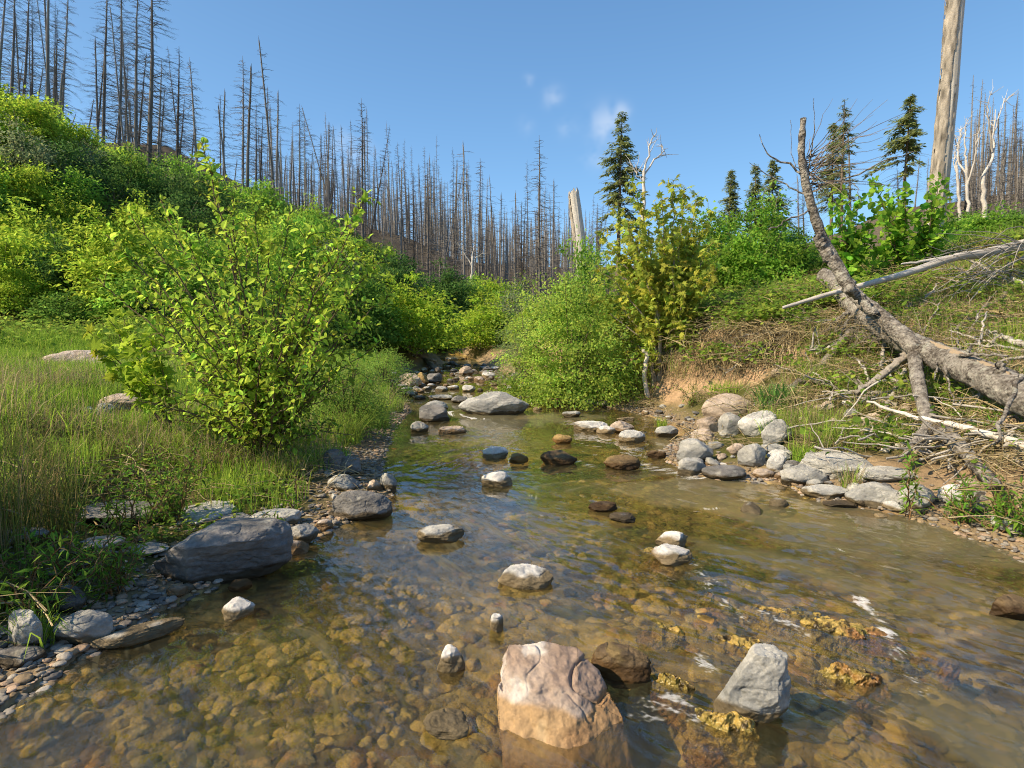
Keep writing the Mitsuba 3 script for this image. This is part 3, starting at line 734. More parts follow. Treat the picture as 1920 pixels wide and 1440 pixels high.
def burnt_proto(name, seed, kind, sides=7):
    """A dead conifer 25 m tall, 0.4 m thick: trunk and the bare branches that are left on it."""
    r = np.random.default_rng(seed)
    top = {'full': 25.0, 'broken': 25.0, 'bare': 25.0}[kind]
    n = 14; t = np.linspace(0, 1, n)
    sway = np.cumsum(r.normal(0, 0.035, (n, 2)), 0) * t[:, None]
    pts = np.stack([sway[:, 0], sway[:, 1], t * top], -1)
    rad = 0.21 * (1 - t) ** (0.75 if kind == 'full' else 1) + 0.02 if kind == 'full' else 0.21 * (1 - 0.62 * t)
    rad[0] *= 1.25
    m = MB(); tint = lerp(CHAR, GREY, r.uniform(0.0, 0.9))
    m.tube(pts, rad * .9, sides, tint * (0.8 + 0.4 * r.random((n, 1))))
    if kind != 'full':
        m.add(*tube([pts[-1], pts[-1] + [.03, .02, .6]], [rad[-1] * .6, .01], 4), tint)
    scene_group = {'type': 'shapegroup', 'trunk': m.ply('mat_wood', smooth=True)}
    b = MB()
    nb = {'full': 170, 'broken': 90, 'bare': 26}[kind]
    for i in range(nb):
        s = r.uniform(0.14, 0.985) if kind == 'full' else r.uniform(0.25, 0.97)
        if kind == 'full':
            L = (0.35 + 2.9 * (1 - s) ** 0.75) * r.uniform(0.45, 1.15)
        else:
            L = r.uniform(0.5, 2.6) * (0.5 + 0.7 * (1 - s))
        if s < 0.35 and r.random() < 0.5:
            L *= 0.35
        a = r.uniform(0, 2 * np.pi); droop = r.uniform(0.12, 0.42); rise = r.uniform(-0.1, 0.35) + 0.35 * max(0, s - .7)
        k = min(n - 2, int(s * (n - 1))); c = lerp(pts[k], pts[k + 1], s * (n - 1) - k)
        u = np.linspace(0, 1, 5)
        side = np.array([math.cos(a), math.sin(a)])
        q = np.stack([c[0] + side[0] * u * L, c[1] + side[1] * u * L, c[2] + (rise * u - droop * u**2) * L], -1)
        q[1:, :2] += r.normal(0, 0.05 * L * 0.4, (4, 2))
        br = 0.016 + 0.015 * L
        b.tube(q, np.linspace(br, 0.011, 5), 3, tint * r.uniform(0.7, 1.3), cap=False)
        for _ in range(int(3 + 3.5 * L) if kind != 'bare' else 2):
            w_ = r.uniform(0.25, 0.98); j = min(3, int(w_ * 4)); o = lerp(q[j], q[j + 1], w_ * 4 - j)
            aa = a + r.choice([-1, 1]) * r.uniform(0.5, 1.1); l2 = L * r.uniform(0.12, 0.34)
            e = o + np.array([math.cos(aa) * l2, math.sin(aa) * l2, r.uniform(-0.45, 0.25) * l2])
            b.tube([o, e], [0.011, 0.007], 3, tint, cap=False)
    scene_group['branches'] = b.ply('mat_wood', smooth=True)
    scene[name] = scene_group


for i in range(4):
    burnt_proto(f'proto_burnt_full_{i}', 100 + i, 'full')
for i in range(3):
    burnt_proto(f'proto_burnt_broken_{i}', 200 + i, 'broken')
for i in range(2):
    burnt_proto(f'proto_burnt_bare_{i}', 300 + i, 'bare')
NV = {'full': 4, 'broken': 3, 'bare': 2}
_cnt = {'full': 0, 'broken': 0, 'bare': 0}


def dead_tree(xb, xt, yt, w, kind, label, group=None, dia=0.40, ybase=None):
    Y = dia * FOCAL / w
    top = at(xt, yt, Y); bx = (xb - 960) / FOCAL * Y * 1.0
    gz_ = ground_z(bx, Y) - 0.3
    H = max(2.0, top[2] - gz_)
    yt = yt - 90 if yt <= 60 else yt
    top = at(xt, yt, Y); H = max(2.0, top[2] - gz_)
    k = thing('dead_tree', label, 'dead tree', group); tag(f'{k}__branches', kind='stuff')
    s = dia / 0.40
    _cnt[kind] += 1
    ty = math.degrees(math.atan2(top[0] - bx, H))
    instance(k, f'proto_burnt_{kind}_{_cnt[kind] % NV[kind]}', (bx, Y, gz_), (s * min(1.15, 0.55 + H / 45), s * min(1.15, 0.55 + H / 45), H / 25), r4.uniform(0, 360), (0, ty))
    return k


F, B, N = 'full', 'broken', 'bare'
for xb, xt, yt, w, kd, lb in (
    (11, 17, 20, 7, F, 'dead conifer trunk at the far left edge of the picture'), (41, 33, 60, 7.5, F, 'second dead trunk from the left edge, dark and leaning'), (32, 28, 90, 4, F, 'thin dead trunk between the two leftmost dark ones'),
    (61, 56, 50, 6, F, 'third large dead trunk from the left'), (83, 81, 125, 4.5, B, 'short dead trunk with a snapped top left of the two thick ones'), (108, 97, 30, 9, N, 'thick bare grey trunk leaning left near the upper left corner'),
    (126, 117, 138, 10, N, 'thick dead trunk snapped off square, right of the leaning grey one'), (135, 131, 40, 5, F, 'thin dead tree right behind the square snapped trunk'), (146, 144, 210, 4.5, N, 'short snapped stub on the left skyline'),
    (183, 177, 185, 4.5, B, 'dead tree with a snapped top left of a tall pair'), (209, 199, 30, 6, F, 'tall dead tree leaning left, left of the sky gap'), (201, 195, 95, 4.5, F, 'thinner dead tree beside the tall one leaning left'),
    (228, 227, 205, 5, N, 'dead trunk snapped at half height on the left skyline'), (238, 228, 50, 6, F, 'tall dead tree left of the big brown trunk'), (251, 238, 118, 5, F, 'dead tree leaning left beside the tall one'),
    (268, 255, 60, 8, F, 'large dead tree with spreading arms left of the big brown trunk'), (277, 275, 95, 4.5, F, 'thin dead tree touching the big brown trunk'), (292, 285, 20, 11, F, 'big brown dead trunk, the nearest on the left ridge, rising out of the picture'),
    (308, 303, 110, 5.5, F, 'dead tree just right of the big brown trunk'), (315, 311, 160, 4.5, F, 'slim dead tree, second to the right of the big brown trunk'), (340, 338, 88, 6.5, F, 'tall dead tree halfway between the big brown trunk and the alder top'),
    (349, 346, 180, 4.5, F, 'slim dead tree right of the tall one behind the alder top'), (366, 365, 225, 5, B, 'snapped dead tree behind the alder top'), (427, 421, 172, 6.5, B, 'dead tree with a blunt top right of the alder top'),
    (443, 443, 300, 5, N, 'short bare snapped trunk beside the largest spreading dead tree'), (463, 457, 105, 5.5, F, 'tallest spreading dead tree above the alder, fine branched'), (470, 468, 124, 9, B, 'thick dead tree with long drooping arms and a blunt top'),
    (487, 483, 195, 5, F, 'slim dead tree right of the thick blunt one'), (496, 492, 212, 4.5, F, 'second slim dead tree right of the thick blunt one'), (522, 525, 176, 6.5, B, 'lone dead tree with a blunt top above the shrubs, standing clear'),
    (535, 535, 293, 4.5, N, 'bare snapped pole right of the lone blunt one'), (550, 547, 270, 4.5, B, 'half height dead tree between two full ones'), (564, 562, 195, 5.2, F, 'full branched dead tree with a fine tip, left of a pole'),
    (578, 571, 222, 4.5, F, 'second full branched dead tree with a fine tip'), (587, 583, 287, 4.5, N, 'bare pole among the fine tipped trees'), (605, 602, 254, 5, B, 'straight dead pole with a blunt top near the edge of the left ridge'),
    (612, 617, 228, 5.2, F, 'last full dead tree on the slope of the left ridge'), (622, 627, 292, 4.5, F, 'short leaning dead tree behind the last one of the left ridge'),
    (683, 679, 184, 5.5, F, 'tall perfectly conical dead tree standing apart, left of centre'), (653, 654, 272, 4.2, F, 'slender dead tree just left of the tall conical one'), (671, 670, 310, 4, F, 'small dead tree at the foot of the tall conical one'),
    (753, 751, 316, 5, B, 'dark dead pole with a few arms, left of the centre group'), (778, 776, 322, 4, F, 'slim dead tree right of the dark pole'), (803, 801, 300, 4.6, F, 'dense conical dead tree left of centre'), (808, 808, 332, 4.4, B, 'dark dead tree in front of the dense conical one'),
    (826, 825, 345, 4.2, B, 'thin dead pole, centre left'), (834, 833, 338, 4.4, F, 'narrow dead tree, centre left'), (870, 871, 271, 5.4, B, 'tall dark dead tree with long level arms in the centre'), (898, 898, 297, 4.8, F, 'slightly paler full dead tree right of the tall dark one'),
    (916, 916, 406, 4, B, 'short dark dead tree in the centre'), (939, 939, 366, 4.6, B, 'dark dead tree with a forked crooked tip in the centre'), (944, 944, 420, 4, B, 'short pole beside the crooked tipped tree'), (966, 966, 362, 4.4, B, 'dead tree with a few high upturned arms in the centre'),
    (977, 978, 376, 4.2, F, 'grey dead tree right of the upturned arms'), (1012, 1012, 253, 5.2, F, 'tallest dead tree of the centre, conical with a white streak'), (1021, 1021, 347, 4.2, F, 'dead tree right behind the tallest of the centre'), (1037, 1037, 340, 4.4, B, 'pale slim dead tree left of the leaning tan stump'),
    (1065, 1065, 383, 5, N, 'dark bare pole touching the leaning tan stump'), (1122, 1122, 380, 4, F, 'small dead tree between the tan stump and the dark fir'), (1118, 1118, 420, 4, N, 'short pole left of the dark fir'),
    (1495, 1496, 330, 5, B, 'thin dead tree left of the broken top of the deadfall'), (1505, 1506, 350, 5, F, 'thin dead tree behind the broken top of the deadfall'), (1590, 1586, 250, 8.5, N, 'dark thin pole in front of the white dead trees') if False else (1592, 1590, 250, 6.5, N, 'bare dark pole near the wind swept fir')):
    dead_tree(xb, xt, yt, w, kd, lb, dia=0.40)

# the rest of the burnt wood that can be told apart
def wood(n, azr, Yr, Hr, kinds, label, group, dens=None):
    made = 0
    while made < n:
        px = r4.uniform(*azr); Y = r4.uniform(*Yr); x = (px - 960) / FOCAL * Y
        z = ground_z(x, Y) - 0.3; H = r4.uniform(*Hr)
        kd = kinds[int(r4.integers(len(kinds)))]
        if kd == 'bare':
            H *= r4.uniform(.3, .8)
        how = {'full': 'fine tipped', 'broken': 'blunt topped', 'bare': 'bare stubby'}[kd]
        k = thing('dead_tree', f'{how} {label}', 'dead tree', f'{how} {group}'); tag(f'{k}__branches', kind='stuff')
        s = r4.uniform(.45, .9)
        _cnt[kd] += 1
        instance(k, f'proto_burnt_{kd}_{_cnt[kd] % NV[kd]}', (x, Y, z), (s, s, H / 25), r4.uniform(0, 360), (r4.normal(0, 2.0), r4.normal(0, 2.6) if r4.random() > .08 else r4.choice([-14, 12]))); made += 1


wood(36, (-60, 640), (50, 90), (13, 22), [F, B, B, N, N], 'thin dead conifer in the crowd on the left ridge', 'dead conifers crowding the left ridge')
wood(60, (640, 1120), (95, 135), (16, 27), [F, F, B, B], 'thin dead conifer in the crowd across the valley', 'dead conifers crowding the valley head')
wood(34, (1760, 1990), (52, 85), (8, 15), [F, B, N], 'thin dead conifer on the right skyline', 'dead conifers on the right skyline')
wood(10, (1080, 1780), (85, 130), (6, 11), [F, B, N], 'thin dead conifer low behind the right bank', 'dead conifers low behind the right bank')
# beyond: the burnt slope as one mass
far = MB(); ft = MB()
for i in range(2):
    r = np.random.default_rng(400 + i); g = MB()
    g.tube([[0, 0, 0], [0.1, 0, 12], [0, .1, 24]], [.26, .17, .04], 5, lerp(CHAR, GREY, .75), cap=False)
    for _ in range(60):
        s = r.uniform(.2, .97); L = (.4 + 2.6 * (1 - s)) * r.uniform(.5, 1.1); a = r.uniform(0, 6.28)
        g.tube([[0, 0, s * 24], [math.cos(a) * L, math.sin(a) * L, s * 24 + r.uniform(-.3, .2) * L]], [.03, .015], 3, lerp(CHAR, GREY, .8), cap=False)
    scene[f'proto_far_tree_{i}'] = {'type': 'shapegroup', 'tree': g.ply('mat_wood', smooth=True)}
for i in range(1100):
    px = r4.uniform(500, 1110) if i < 850 else r4.uniform(1790, 2150); Y = r4.uniform(130, 300) if i < 850 else r4.uniform(90, 220); x = (px - 960) / FOCAL * Y
    s = r4.uniform(.55, 1.0)
    instance(f'burnt_forest__{i + 1:03d}', f'proto_far_tree_{i % 2}', (x, Y, ground_z(x, Y) - .5), (s, s, s * r4.uniform(.75, 1.1)), r4.uniform(0, 360), (r4.normal(0, 1.5), r4.normal(0, 1.5)))
labels['burnt_forest'] = {'label': 'grey brown mass of far burnt trees on the slope across the valley', 'kind': 'stuff'}

# ---------------------------------------------------------------- snags
def snag(name, base, top, r0, r1, label, seed, bark=0.5, jag=0.35):
    r = np.random.default_rng(seed)
    n, s = 150, 56
    ax = curve([base, lerp(np.array(base), np.array(top), .5) + np.array([0.05, 0, 0]), top], n)
    tt = np.linspace(0, 1, n); ang = np.arange(s) * 2 * np.pi / s
    d = unit(np.gradient(ax, axis=0)); a = unit(np.cross(d, [0, 1.0, 0])); b = np.cross(d, a)
    A, Z = np.meshgrid(ang, tt * np.linalg.norm(np.array(top) - base)); cyl = np.stack([np.cos(A), np.sin(A), Z * 0.35], -1)
    grain = meshkit.fbm(np.stack([np.cos(A) * 5, np.sin(A) * 5, Z * .5], -1), 4, seed)
    big = meshkit.fbm(cyl * 1.6, 3, seed + 1)
    rad = lerp(r0, r1, tt)[:, None] * (0.9 + 0.2 * big) + 0.03 * (grain - .5) * r0 / .2
    ends = np.clip((tt[:, None] - 0.93) / .07, 0, 1) * jag * (meshkit.fbm(cyl * [3, 3, 0], 3, seed + 2)[:, :] - .2)
    v = ax[:, None] + rad[..., None] * (np.cos(A)[..., None] * a[:, None] + np.sin(A)[..., None] * b[:, None]) + d[:, None] * ends[..., None]
    i, j = np.meshgrid(np.arange(n - 1), np.arange(s), indexing='ij')
    q = np.stack([i * s + j, i * s + (j + 1) % s, (i + 1) * s + (j + 1) % s, (i + 1) * s + j], -1).reshape(-1, 4)
    cap = np.stack([np.full(s, n * s), (n - 1) * s + np.arange(s), (n - 1) * s + (np.arange(s) + 1) % s], 1)
    wood_ = np.array([.50, .485, .455]) * (0.62 + 0.75 * grain[..., None]); wood_ = lerp(wood_, np.array([.33, .22, .12]), np.clip((big - .58) * 4, 0, 1)[..., None] * .7)
    t = thing(name, label, 'dead tree trunk')
    mb = MB(); mb.add(np.vstack([v.reshape(-1, 3), ax[-1:] - d[-1:] * .1]), np.vstack([q[:, [0, 1, 2]], q[:, [0, 2, 3]], cap]), np.vstack([wood_.reshape(-1, 3), [[.2, .16, .11]]]))
    part(t, 'trunk', mb.ply('mat_wood', smooth=True))
    # plates of bark still hanging on, a few centimetres proud
    mask = meshkit.fbm(np.stack([np.cos(A) * 1.3 - 0.4, np.sin(A) * 1.3, Z * .28], -1), 3, seed + 5) + 0.12 * (meshkit.fbm(np.stack([np.cos(A) * 8, np.sin(A) * 8, Z * 7], -1), 2, seed + 6) - .5) + 0.26 * np.cos(A - math.radians(18))
    thr = np.quantile(mask, 1 - bark)
    plate = meshkit.fbm(np.stack([np.cos(A) * 5, np.sin(A) * 5, Z * 3.2], -1), 3, seed + 7)
    lift = 0.016 + 0.045 * (plate) * np.clip((mask - thr) * 10, 0.2, 1)
    v2 = v + ((rad * 0 + 1) * lift)[..., None] * (np.cos(A)[..., None] * a[:, None] + np.sin(A)[..., None] * b[:, None])
    on = (mask > thr).reshape(-1)
    qq = q[on[q].all(1)]
    if len(qq):
        bc = np.array([.40, .365, .32]) * (0.12 + 1.8 * np.clip(plate[..., None] - .12, 0, 1))
        mb = MB(); mb.add(v2.reshape(-1, 3), np.vstack([qq[:, [0, 1, 2]], qq[:, [0, 2, 3]]]), bc.reshape(-1, 3))
        part(t, 'bark', mb.ply('mat_wood', smooth=True))
    return t


p0 = at(1742, 520, 14.0); p1 = at(1797, -60, 13.0)
snag('standing_snag', [p0[0], p0[1], ground_z(p0[0], p0[1]) - .3], p1, .185, .17, 'tall silver snag with flaking bark leaning right, at the upper right', 71, .36)
p0 = at(1094, 470, 24); p1 = at(1076, 366, 24)
snag('broken_snag', [p0[0] + .15, p0[1], p0[2] - 2.6], p1, .30, .215, 'short tan broken stump leaning left in the middle of the skyline', 72, .12, .5)


def white_tree(base, limbs, label, seed):
    """A dead broadleaf bleached white: trunk and forked limbs, each given as pixels at one distance."""
    r = np.random.default_rng(seed); Y = base[2]; t = thing('white_dead_tree', label, 'dead tree')
    for i, (pix, r0, r1) in enumerate(limbs):
        pts = [at(px, py, Y + dy) for px, py, dy in pix]
        c = curve(pts, 14, .03, r); m = MB()
        m.tube(c, np.linspace(r0, r1, 14), 7, np.array([.52, .50, .47]) * (0.75 + .4 * r.random((14, 1))))
        if i:
            for _ in range(10):
                k = int(r.integers(5, 13)); e = c[k] + (c[min(13, k + 1)] - c[k - 1]) * r.uniform(.5, 1.5) + r.normal(0, .28, 3)
                m.tube([c[k], lerp(c[k], e, .5) + r.normal(0, .04, 3), e], [.022, .014, .007], 4, (.5, .48, .45))
        part(t, 'trunk' if i == 0 else 'limb', m.ply('mat_wood', smooth=True))


white_tree((0, 0, 34), [([(1846, 425, 0), (1845, 370, 0), (1843, 330, 0)], .14, .11), ([(1843, 332, 0), (1862, 290, .5), (1863, 250, .6), (1867, 205, .8)], .10, .02), ([(1861, 285, .5), (1853, 220, 0), (1856, 170, -.3)], .06, .015), ([(1863, 250, .6), (1880, 200, 1), (1900, 175, 1.3)], .04, .01)], 'white forked dead tree standing highest on the right skyline', 81)
white_tree((0, 0, 34), [([(1815, 420, 0), (1814, 360, 0), (1811, 300, 0)], .10, .07), ([(1811, 300, 0), (1808, 260, 0), (1812, 222, 0)], .06, .015), ([(1813, 330, 0), (1795, 290, .5), (1803, 240, .8)], .06, .015), ([(1814, 350, 0), (1830, 280, -.5), (1838, 238, -.6)], .06, .015)], 'white dead tree with three upright stems beside the silver snag', 82)
white_tree((0, 0, 36), [([(1800, 420, 0), (1797, 350, 0), (1793, 310, 0)], .10, .07), ([(1793, 310, 0), (1798, 270, 0), (1802, 236, 0)], .06, .015), ([(1795, 330, 0), (1788, 300, 0.4), (1800, 262, .5)], .04, .012)], 'white dead tree right against the silver snag', 83)
white_tree((0, 0, 60), [([(883, 560, 0), (884, 520, 0), (886, 480, 0)], .15, .11), ([(886, 480, 0), (888, 468, 0), (891, 452, 0)], .08, .02), ([(885, 500, 0), (868, 470, 0), (858, 455, 0)], .07, .02), ([(885, 490, 0), (896, 480, 0), (908, 474, 0)], .06, .02)], 'small white dead tree in the valley among dark trunks', 84)
white_tree((0, 0, 30), [([(1207, 470, 0), (1207, 400, 0), (1207, 320, 0)], .11, .08), ([(1207, 322, 0), (1215, 290, 0), (1222, 260, 0), (1228, 255, 0)], .06, .015), ([(1207, 330, 0), (1228, 298, .3), (1243, 285, .5), (1240, 270, .5)], .05, .015), ([(1208, 345, 0), (1190, 320, 0), (1180, 300, 0)], .04, .015)], 'bare greyish white tree with curved twigs beside the dark fir', 85)

# ---------------------------------------------------------------- living conifers
def spray_leaf():
    v = np.array([[0, 0, 0], [.32, .16, -.03], [.45, -.13, -.02], [.72, .13, -.08], [.8, -.09, -.07], [1, 0, -.14]])
    return v, np.array([[0, 2, 1], [1, 2, 3], [2, 4, 3], [3, 4, 5]])


def fir(px, ytop, ybase, Y, width, label, seed, bare=0.25, lean=0, sparse=1.0, flag=0.0, tint=(0.25, 0.30, 0.12), xb=None, dead=False):
    r = np.random.default_rng(seed); top = at(px, ytop, Y); b = at(xb or px, ybase, Y); z0 = ground_z(b[0], Y) - .3
    base = np.array([b[0], Y, z0]); H = top[2] - z0; W = width / ppm(Y) / 2
    crown0 = (b[2] - z0) / H
    t = thing('fir_tree', label, 'conifer')
    ax = curve([base, lerp(base, top, .5) + r.normal(0, .1, 3) * [1, 1, 0], top], 12); m = MB()
    m.tube(ax, np.linspace(.02 * H * .75, .02, 12), 7, np.array([.16, .13, .10])); part(t, 'trunk', m.ply('mat_wood', smooth=True))
    br, fo = MB(), MB(); sv, sf = spray_leaf()
    P, D, Nn, S_, C = [], [], [], [], []
    nb = int(230 * sparse)
    for i in range(nb):
        s = crown0 + (1 - crown0) * (r.random() ** .85)
        rel = (s - crown0) / (1 - crown0)
        L = W * min(1, (1 - rel) ** .8 * 1.15 + .06) * r.uniform(.45, 1.15)
        k = min(10, int(s * 11)); c = lerp(ax[k], ax[k + 1], s * 11 - k)
        a = r.uniform(0, 2 * np.pi)
        if flag and math.cos(a) * flag < -.1:
            L *= .35
        q = np.array([[c[0] + math.cos(a) * L * u_, c[1] + math.sin(a) * L * u_, c[2] + L * ((.18 if not flag else .1) * u_ - (.42 - .25 * rel) * u_**2)] for u_ in np.linspace(0, 1, 5)])
        br.tube(q, np.linspace(.03, .008, 5), 3, (.12, .10, .085), cap=False)
        if rel < bare * r.uniform(0, 1) * 1.2 or r.random() < .28 or (dead and r.random() < .6):
            continue
        for u_ in np.linspace(.22, 1, int(4 + 5 * L)):
            j = min(3, int(u_ * 4 - 1e-6)); o = lerp(q[j], q[j + 1], u_ * 4 - j)
            for _ in range(4):
                aa = a + r.normal(0, .8)
                P.append(o + r.normal(0, .10, 3)); D.append([math.cos(aa), math.sin(aa), r.uniform(-.55, .05)]); Nn.append([r.normal(0, .4), r.normal(0, .4), 1])
                S_.append(r.uniform(.3, .65) * (.6 + .4 * (1 - rel)) * (W / 2.2) ** .5); C.append(np.array(tint) * r.uniform(.55, 1.5) * np.array([1, 1, r.uniform(.7, 1.2)]))
    part(t, 'branches', br.ply('mat_wood', smooth=True))
    if P:
        fo.add(*leaves(sv, sf, P, D, Nn, S_, C)); part(t, 'foliage', fo.ply('mat_grass'))


fir(1166, 213, 440, 62, 105, 'dense dark fir right of the tan stump, the tallest living one', 91, bare=.45, xb=1158)
fir(1371, 318, 470, 70, 56, 'small fir at the left of a clump of three', 92, bare=.1)
fir(1416, 308, 470, 72, 60, 'middle fir of the clump of three', 93, bare=.1)
fir(1449, 300, 470, 70, 76, 'right and widest fir of the clump of three', 94, bare=.15)
fir(1562, 232, 400, 66, 66, 'fir behind the broken top of the deadfall', 95, bare=.35)
fir(1584, 186, 400, 60, 66, 'half dead tall fir with a grey bare top', 96, bare=.6, dead=True, sparse=.9)
fir(1708, 180, 340, 58, 112, 'wind swept fir with level boughs left of the silver snag', 97, bare=.3, flag=-.3, xb=1696, sparse=.75)
# ---------------------------------------------------------------- shrubs
def mirror(v, f, mid):
    """A leaf from its left half: the vertices in mid lie on the midrib."""
    idx, w_ = {}, list(map(tuple, v))
    for i, q in enumerate(v):
        if i in mid:
            idx[i] = i
        else:
            idx[i] = len(w_); w_.append((q[0], -q[1], q[2]))
    return np.array(w_), np.vstack([f, [[idx[a], idx[c], idx[b]] for a, b, c in f]])


OVAL = mirror(np.array([[0, 0, 0], [.36, 0, -.01], [.72, 0, -.05], [1, 0, -.16], [.16, .20, .05], [.40, .30, .09], [.74, .20, .02]]), np.array([[0, 1, 4], [4, 1, 5], [1, 2, 6], [1, 6, 5], [2, 3, 6]]), (0, 1, 2, 3))
NARROW = (np.array([[0, 0, 0], [.4, .12, .03], [1, 0, -.12], [.4, -.12, .03]]), np.array([[0, 2, 1], [0, 3, 2]]))
PLAIN = (np.array([[0, 0, 0], [.42, .30, .07], [1, 0, -.12], [.42, -.30, .07]]), np.array([[0, 2, 1], [0, 3, 2]]))
ROUND = mirror(np.array([[0, 0, 0], [.45, 0, -.02], [1, 0, -.10], [.05, .26, .04], [.35, .46, .07], [.72, .36, .0]]), np.array([[0, 1, 3], [3, 1, 4], [1, 5, 4], [1, 2, 5]]), (0, 1, 2))
MAPLE = mirror(np.array([[0, 0, 0], [.38, 0, 0], [1, 0, -.16], [-.16, .30, -.04], [.14, .26, .02], [.30, .62, -.12], [.42, .28, .02], [.72, .46, -.14], [.62, .17, .0]]),
               np.array([[0, 1, 4], [0, 4, 3], [1, 6, 4], [4, 6, 5], [1, 8, 6], [6, 8, 7], [1, 2, 8]]), (0, 1, 2))
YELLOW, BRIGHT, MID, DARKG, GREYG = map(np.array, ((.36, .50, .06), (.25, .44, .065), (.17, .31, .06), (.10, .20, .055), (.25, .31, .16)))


def clumpy(seed, n_clump, per, W, H, leaf, size, color, spread=.30, hollow=.35, jit=.35, low=.12):
    """Leaves in clumps through a dome W wide and H high; also the clump centres."""
    r = np.random.default_rng(seed)
    az = r.uniform(0, 2 * np.pi, n_clump); el = np.arcsin(r.uniform(low - .1, 1, n_clump)); rad = r.uniform(hollow, 1, n_clump) ** .6 * r.uniform(.75, 1.12, n_clump)
    c = np.stack([np.cos(az) * np.cos(el) * W / 2 * rad, np.sin(az) * np.cos(el) * W / 2 * rad, np.maximum(np.sin(el) * rad, low) * H], -1)
    i = np.repeat(np.arange(n_clump), per)
    off = r.normal(0, 1, (len(i), 3)) * spread * np.array([1, 1, .62]) * (r.uniform(.6, 1.3, n_clump)[i][:, None])
    p = c[i] + off; p[:, 2] = np.maximum(p[:, 2], .03)
    out = unit(p - [0, 0, H * .25])
    axis = unit(out * [1, 1, .2] + r.normal(0, .7, p.shape) + [0, 0, -.25])
    nrm = unit(out * .5 + [0, 0, .8] + r.normal(0, .45, p.shape))
    tone = (1 + jit * (r.random(n_clump)[i] - .5) * 1.6 + jit * (r.random(len(i)) - .5))[:, None]
    hue = r.normal(0, .07, (len(i), 1)) * np.array([1.6, .2, 0.3])
    return leaves(*leaf, p, axis, nrm, r.uniform(*size, len(i)), np.clip(np.array(color) * tone * (1 + hue), .01, .9)), c


def shrub_proto(name, seed, n_clump, per, W, H, leaf, size, color, **kw):
    lv, c = clumpy(seed, n_clump, per, W, H, leaf, size, color, **kw)
    r = np.random.default_rng(seed + 1); st, fo = MB(), MB(); fo.add(*lv)
    for q in c[::max(1, len(c) // 26)]:
        b = np.array([r.normal(0, .1), r.normal(0, .1), -.15])
        st.tube(curve([b, lerp(b, q, .5) * [.7, .7, 1.1], q * r.choice([1, 1, 1.12, 1.25])], 6), np.linspace(.022, .006, 6), 4, np.array([.22, .19, .15]) * r.uniform(.6, 1.9), cap=False)
    scene[name] = {'type': 'shapegroup', 'stems': st.ply('mat_wood', smooth=True), 'foliage': fo.ply('mat_leaf')}


KINDS = {'yellow': (YELLOW, 'yellow green'), 'bright': (BRIGHT, 'bright green'), 'mid': (MID, 'mid green'), 'dark': (DARKG, 'dark green'), 'grey': (GREYG, 'pale grey green')}
for j, (kd, (cl, _)) in enumerate(KINDS.items()):
    for i in range(2):
        shrub_proto(f'proto_shrub_{kd}_{i}', 500 + 10 * j + i, 64, 52, 2.7, 1.9, PLAIN, (.11, .19) if kd not in ('grey', 'dark') else (.08, .14), cl, spread=.22, jit=.5)
    shrub_proto(f'proto_bush_{kd}', 560 + j, 140, 66, 3.0, 2.6, PLAIN, (.08, .15), cl, spread=.20, jit=.5)
r5 = np.random.default_rng(55)


def bush(px, py, ytop, wpx, kind, label, Y=None, group=None):
    p = G(px, py) if Y is None else np.array([*at(px, py, Y)[:2], ground_z(*at(px, py, Y)[:2])])
    top = at(px, ytop, p[1] - .4)[2]; H = top - p[2]; W = wpx / ppm(p[1])
    k = thing('shrub', label, 'shrub', group)
    instance(k, f'proto_bush_{kind}', p, (W / 3.0, W / 3.0, H / 2.6), r5.uniform(0, 360))


# the wooded left hillside: every shrub stands on its own spot
spots = []
cand = np.stack([r5.uniform(-62, 4, 9000), r5.uniform(17, 64, 9000)], -1)
cz = height(cand[:, 0], cand[:, 1]); csd = stream_sd(cand); cpx = 960 + cand[:, 0] / cand[:, 1] * FOCAL
ok = (cpx > -110) & (cpx < 965) & (csd < -2.0) & (cand[:, 1] > 19 + 1.2 * np.sin(cand[:, 0]) - np.clip((cpx - 600) / 60, 0, 3))
for (x, y), z in zip(cand[ok], cz[ok]):
    gap = 1.15 + y / 40
    if all((x - a)**2 + (y - b)**2 > gap**2 for a, b, _ in spots):
        spots.append((x, y, z))
    if len(spots) >= 285:
        break
for x, y, z in spots:
    q = meshkit.fbm(np.array([[x / 5.5, y / 5.5, 2.0]]), 2, 6)[0] + r5.normal(0, .13)
    kd = 'dark' if q < .38 else 'grey' if q < .47 else 'mid' if q < .55 else 'bright' if q < .63 else 'yellow'
    row = 'at the foot of' if y < 25 else 'halfway up' if y < 33 else 'high on'; sd_ = 'far left part of the' if x / y < -.6 else 'left' if x / y < -.3 else 'far end of the left'
    k = thing('shrub', f'{KINDS[kd][1]} leafy shrub {row} the {sd_} hillside', 'shrub', f'{KINDS[kd][1]} shrubs {row} the {sd_} hillside')
    s = r5.uniform(.75, 1.3) * (1 + (y - 20) / 90)
    instance(k, f'proto_shrub_{kd}_{int(r5.integers(2))}', (x, y, z - .1), (s, s, s * r5.uniform(.8, 1.25)), r5.uniform(0, 360))

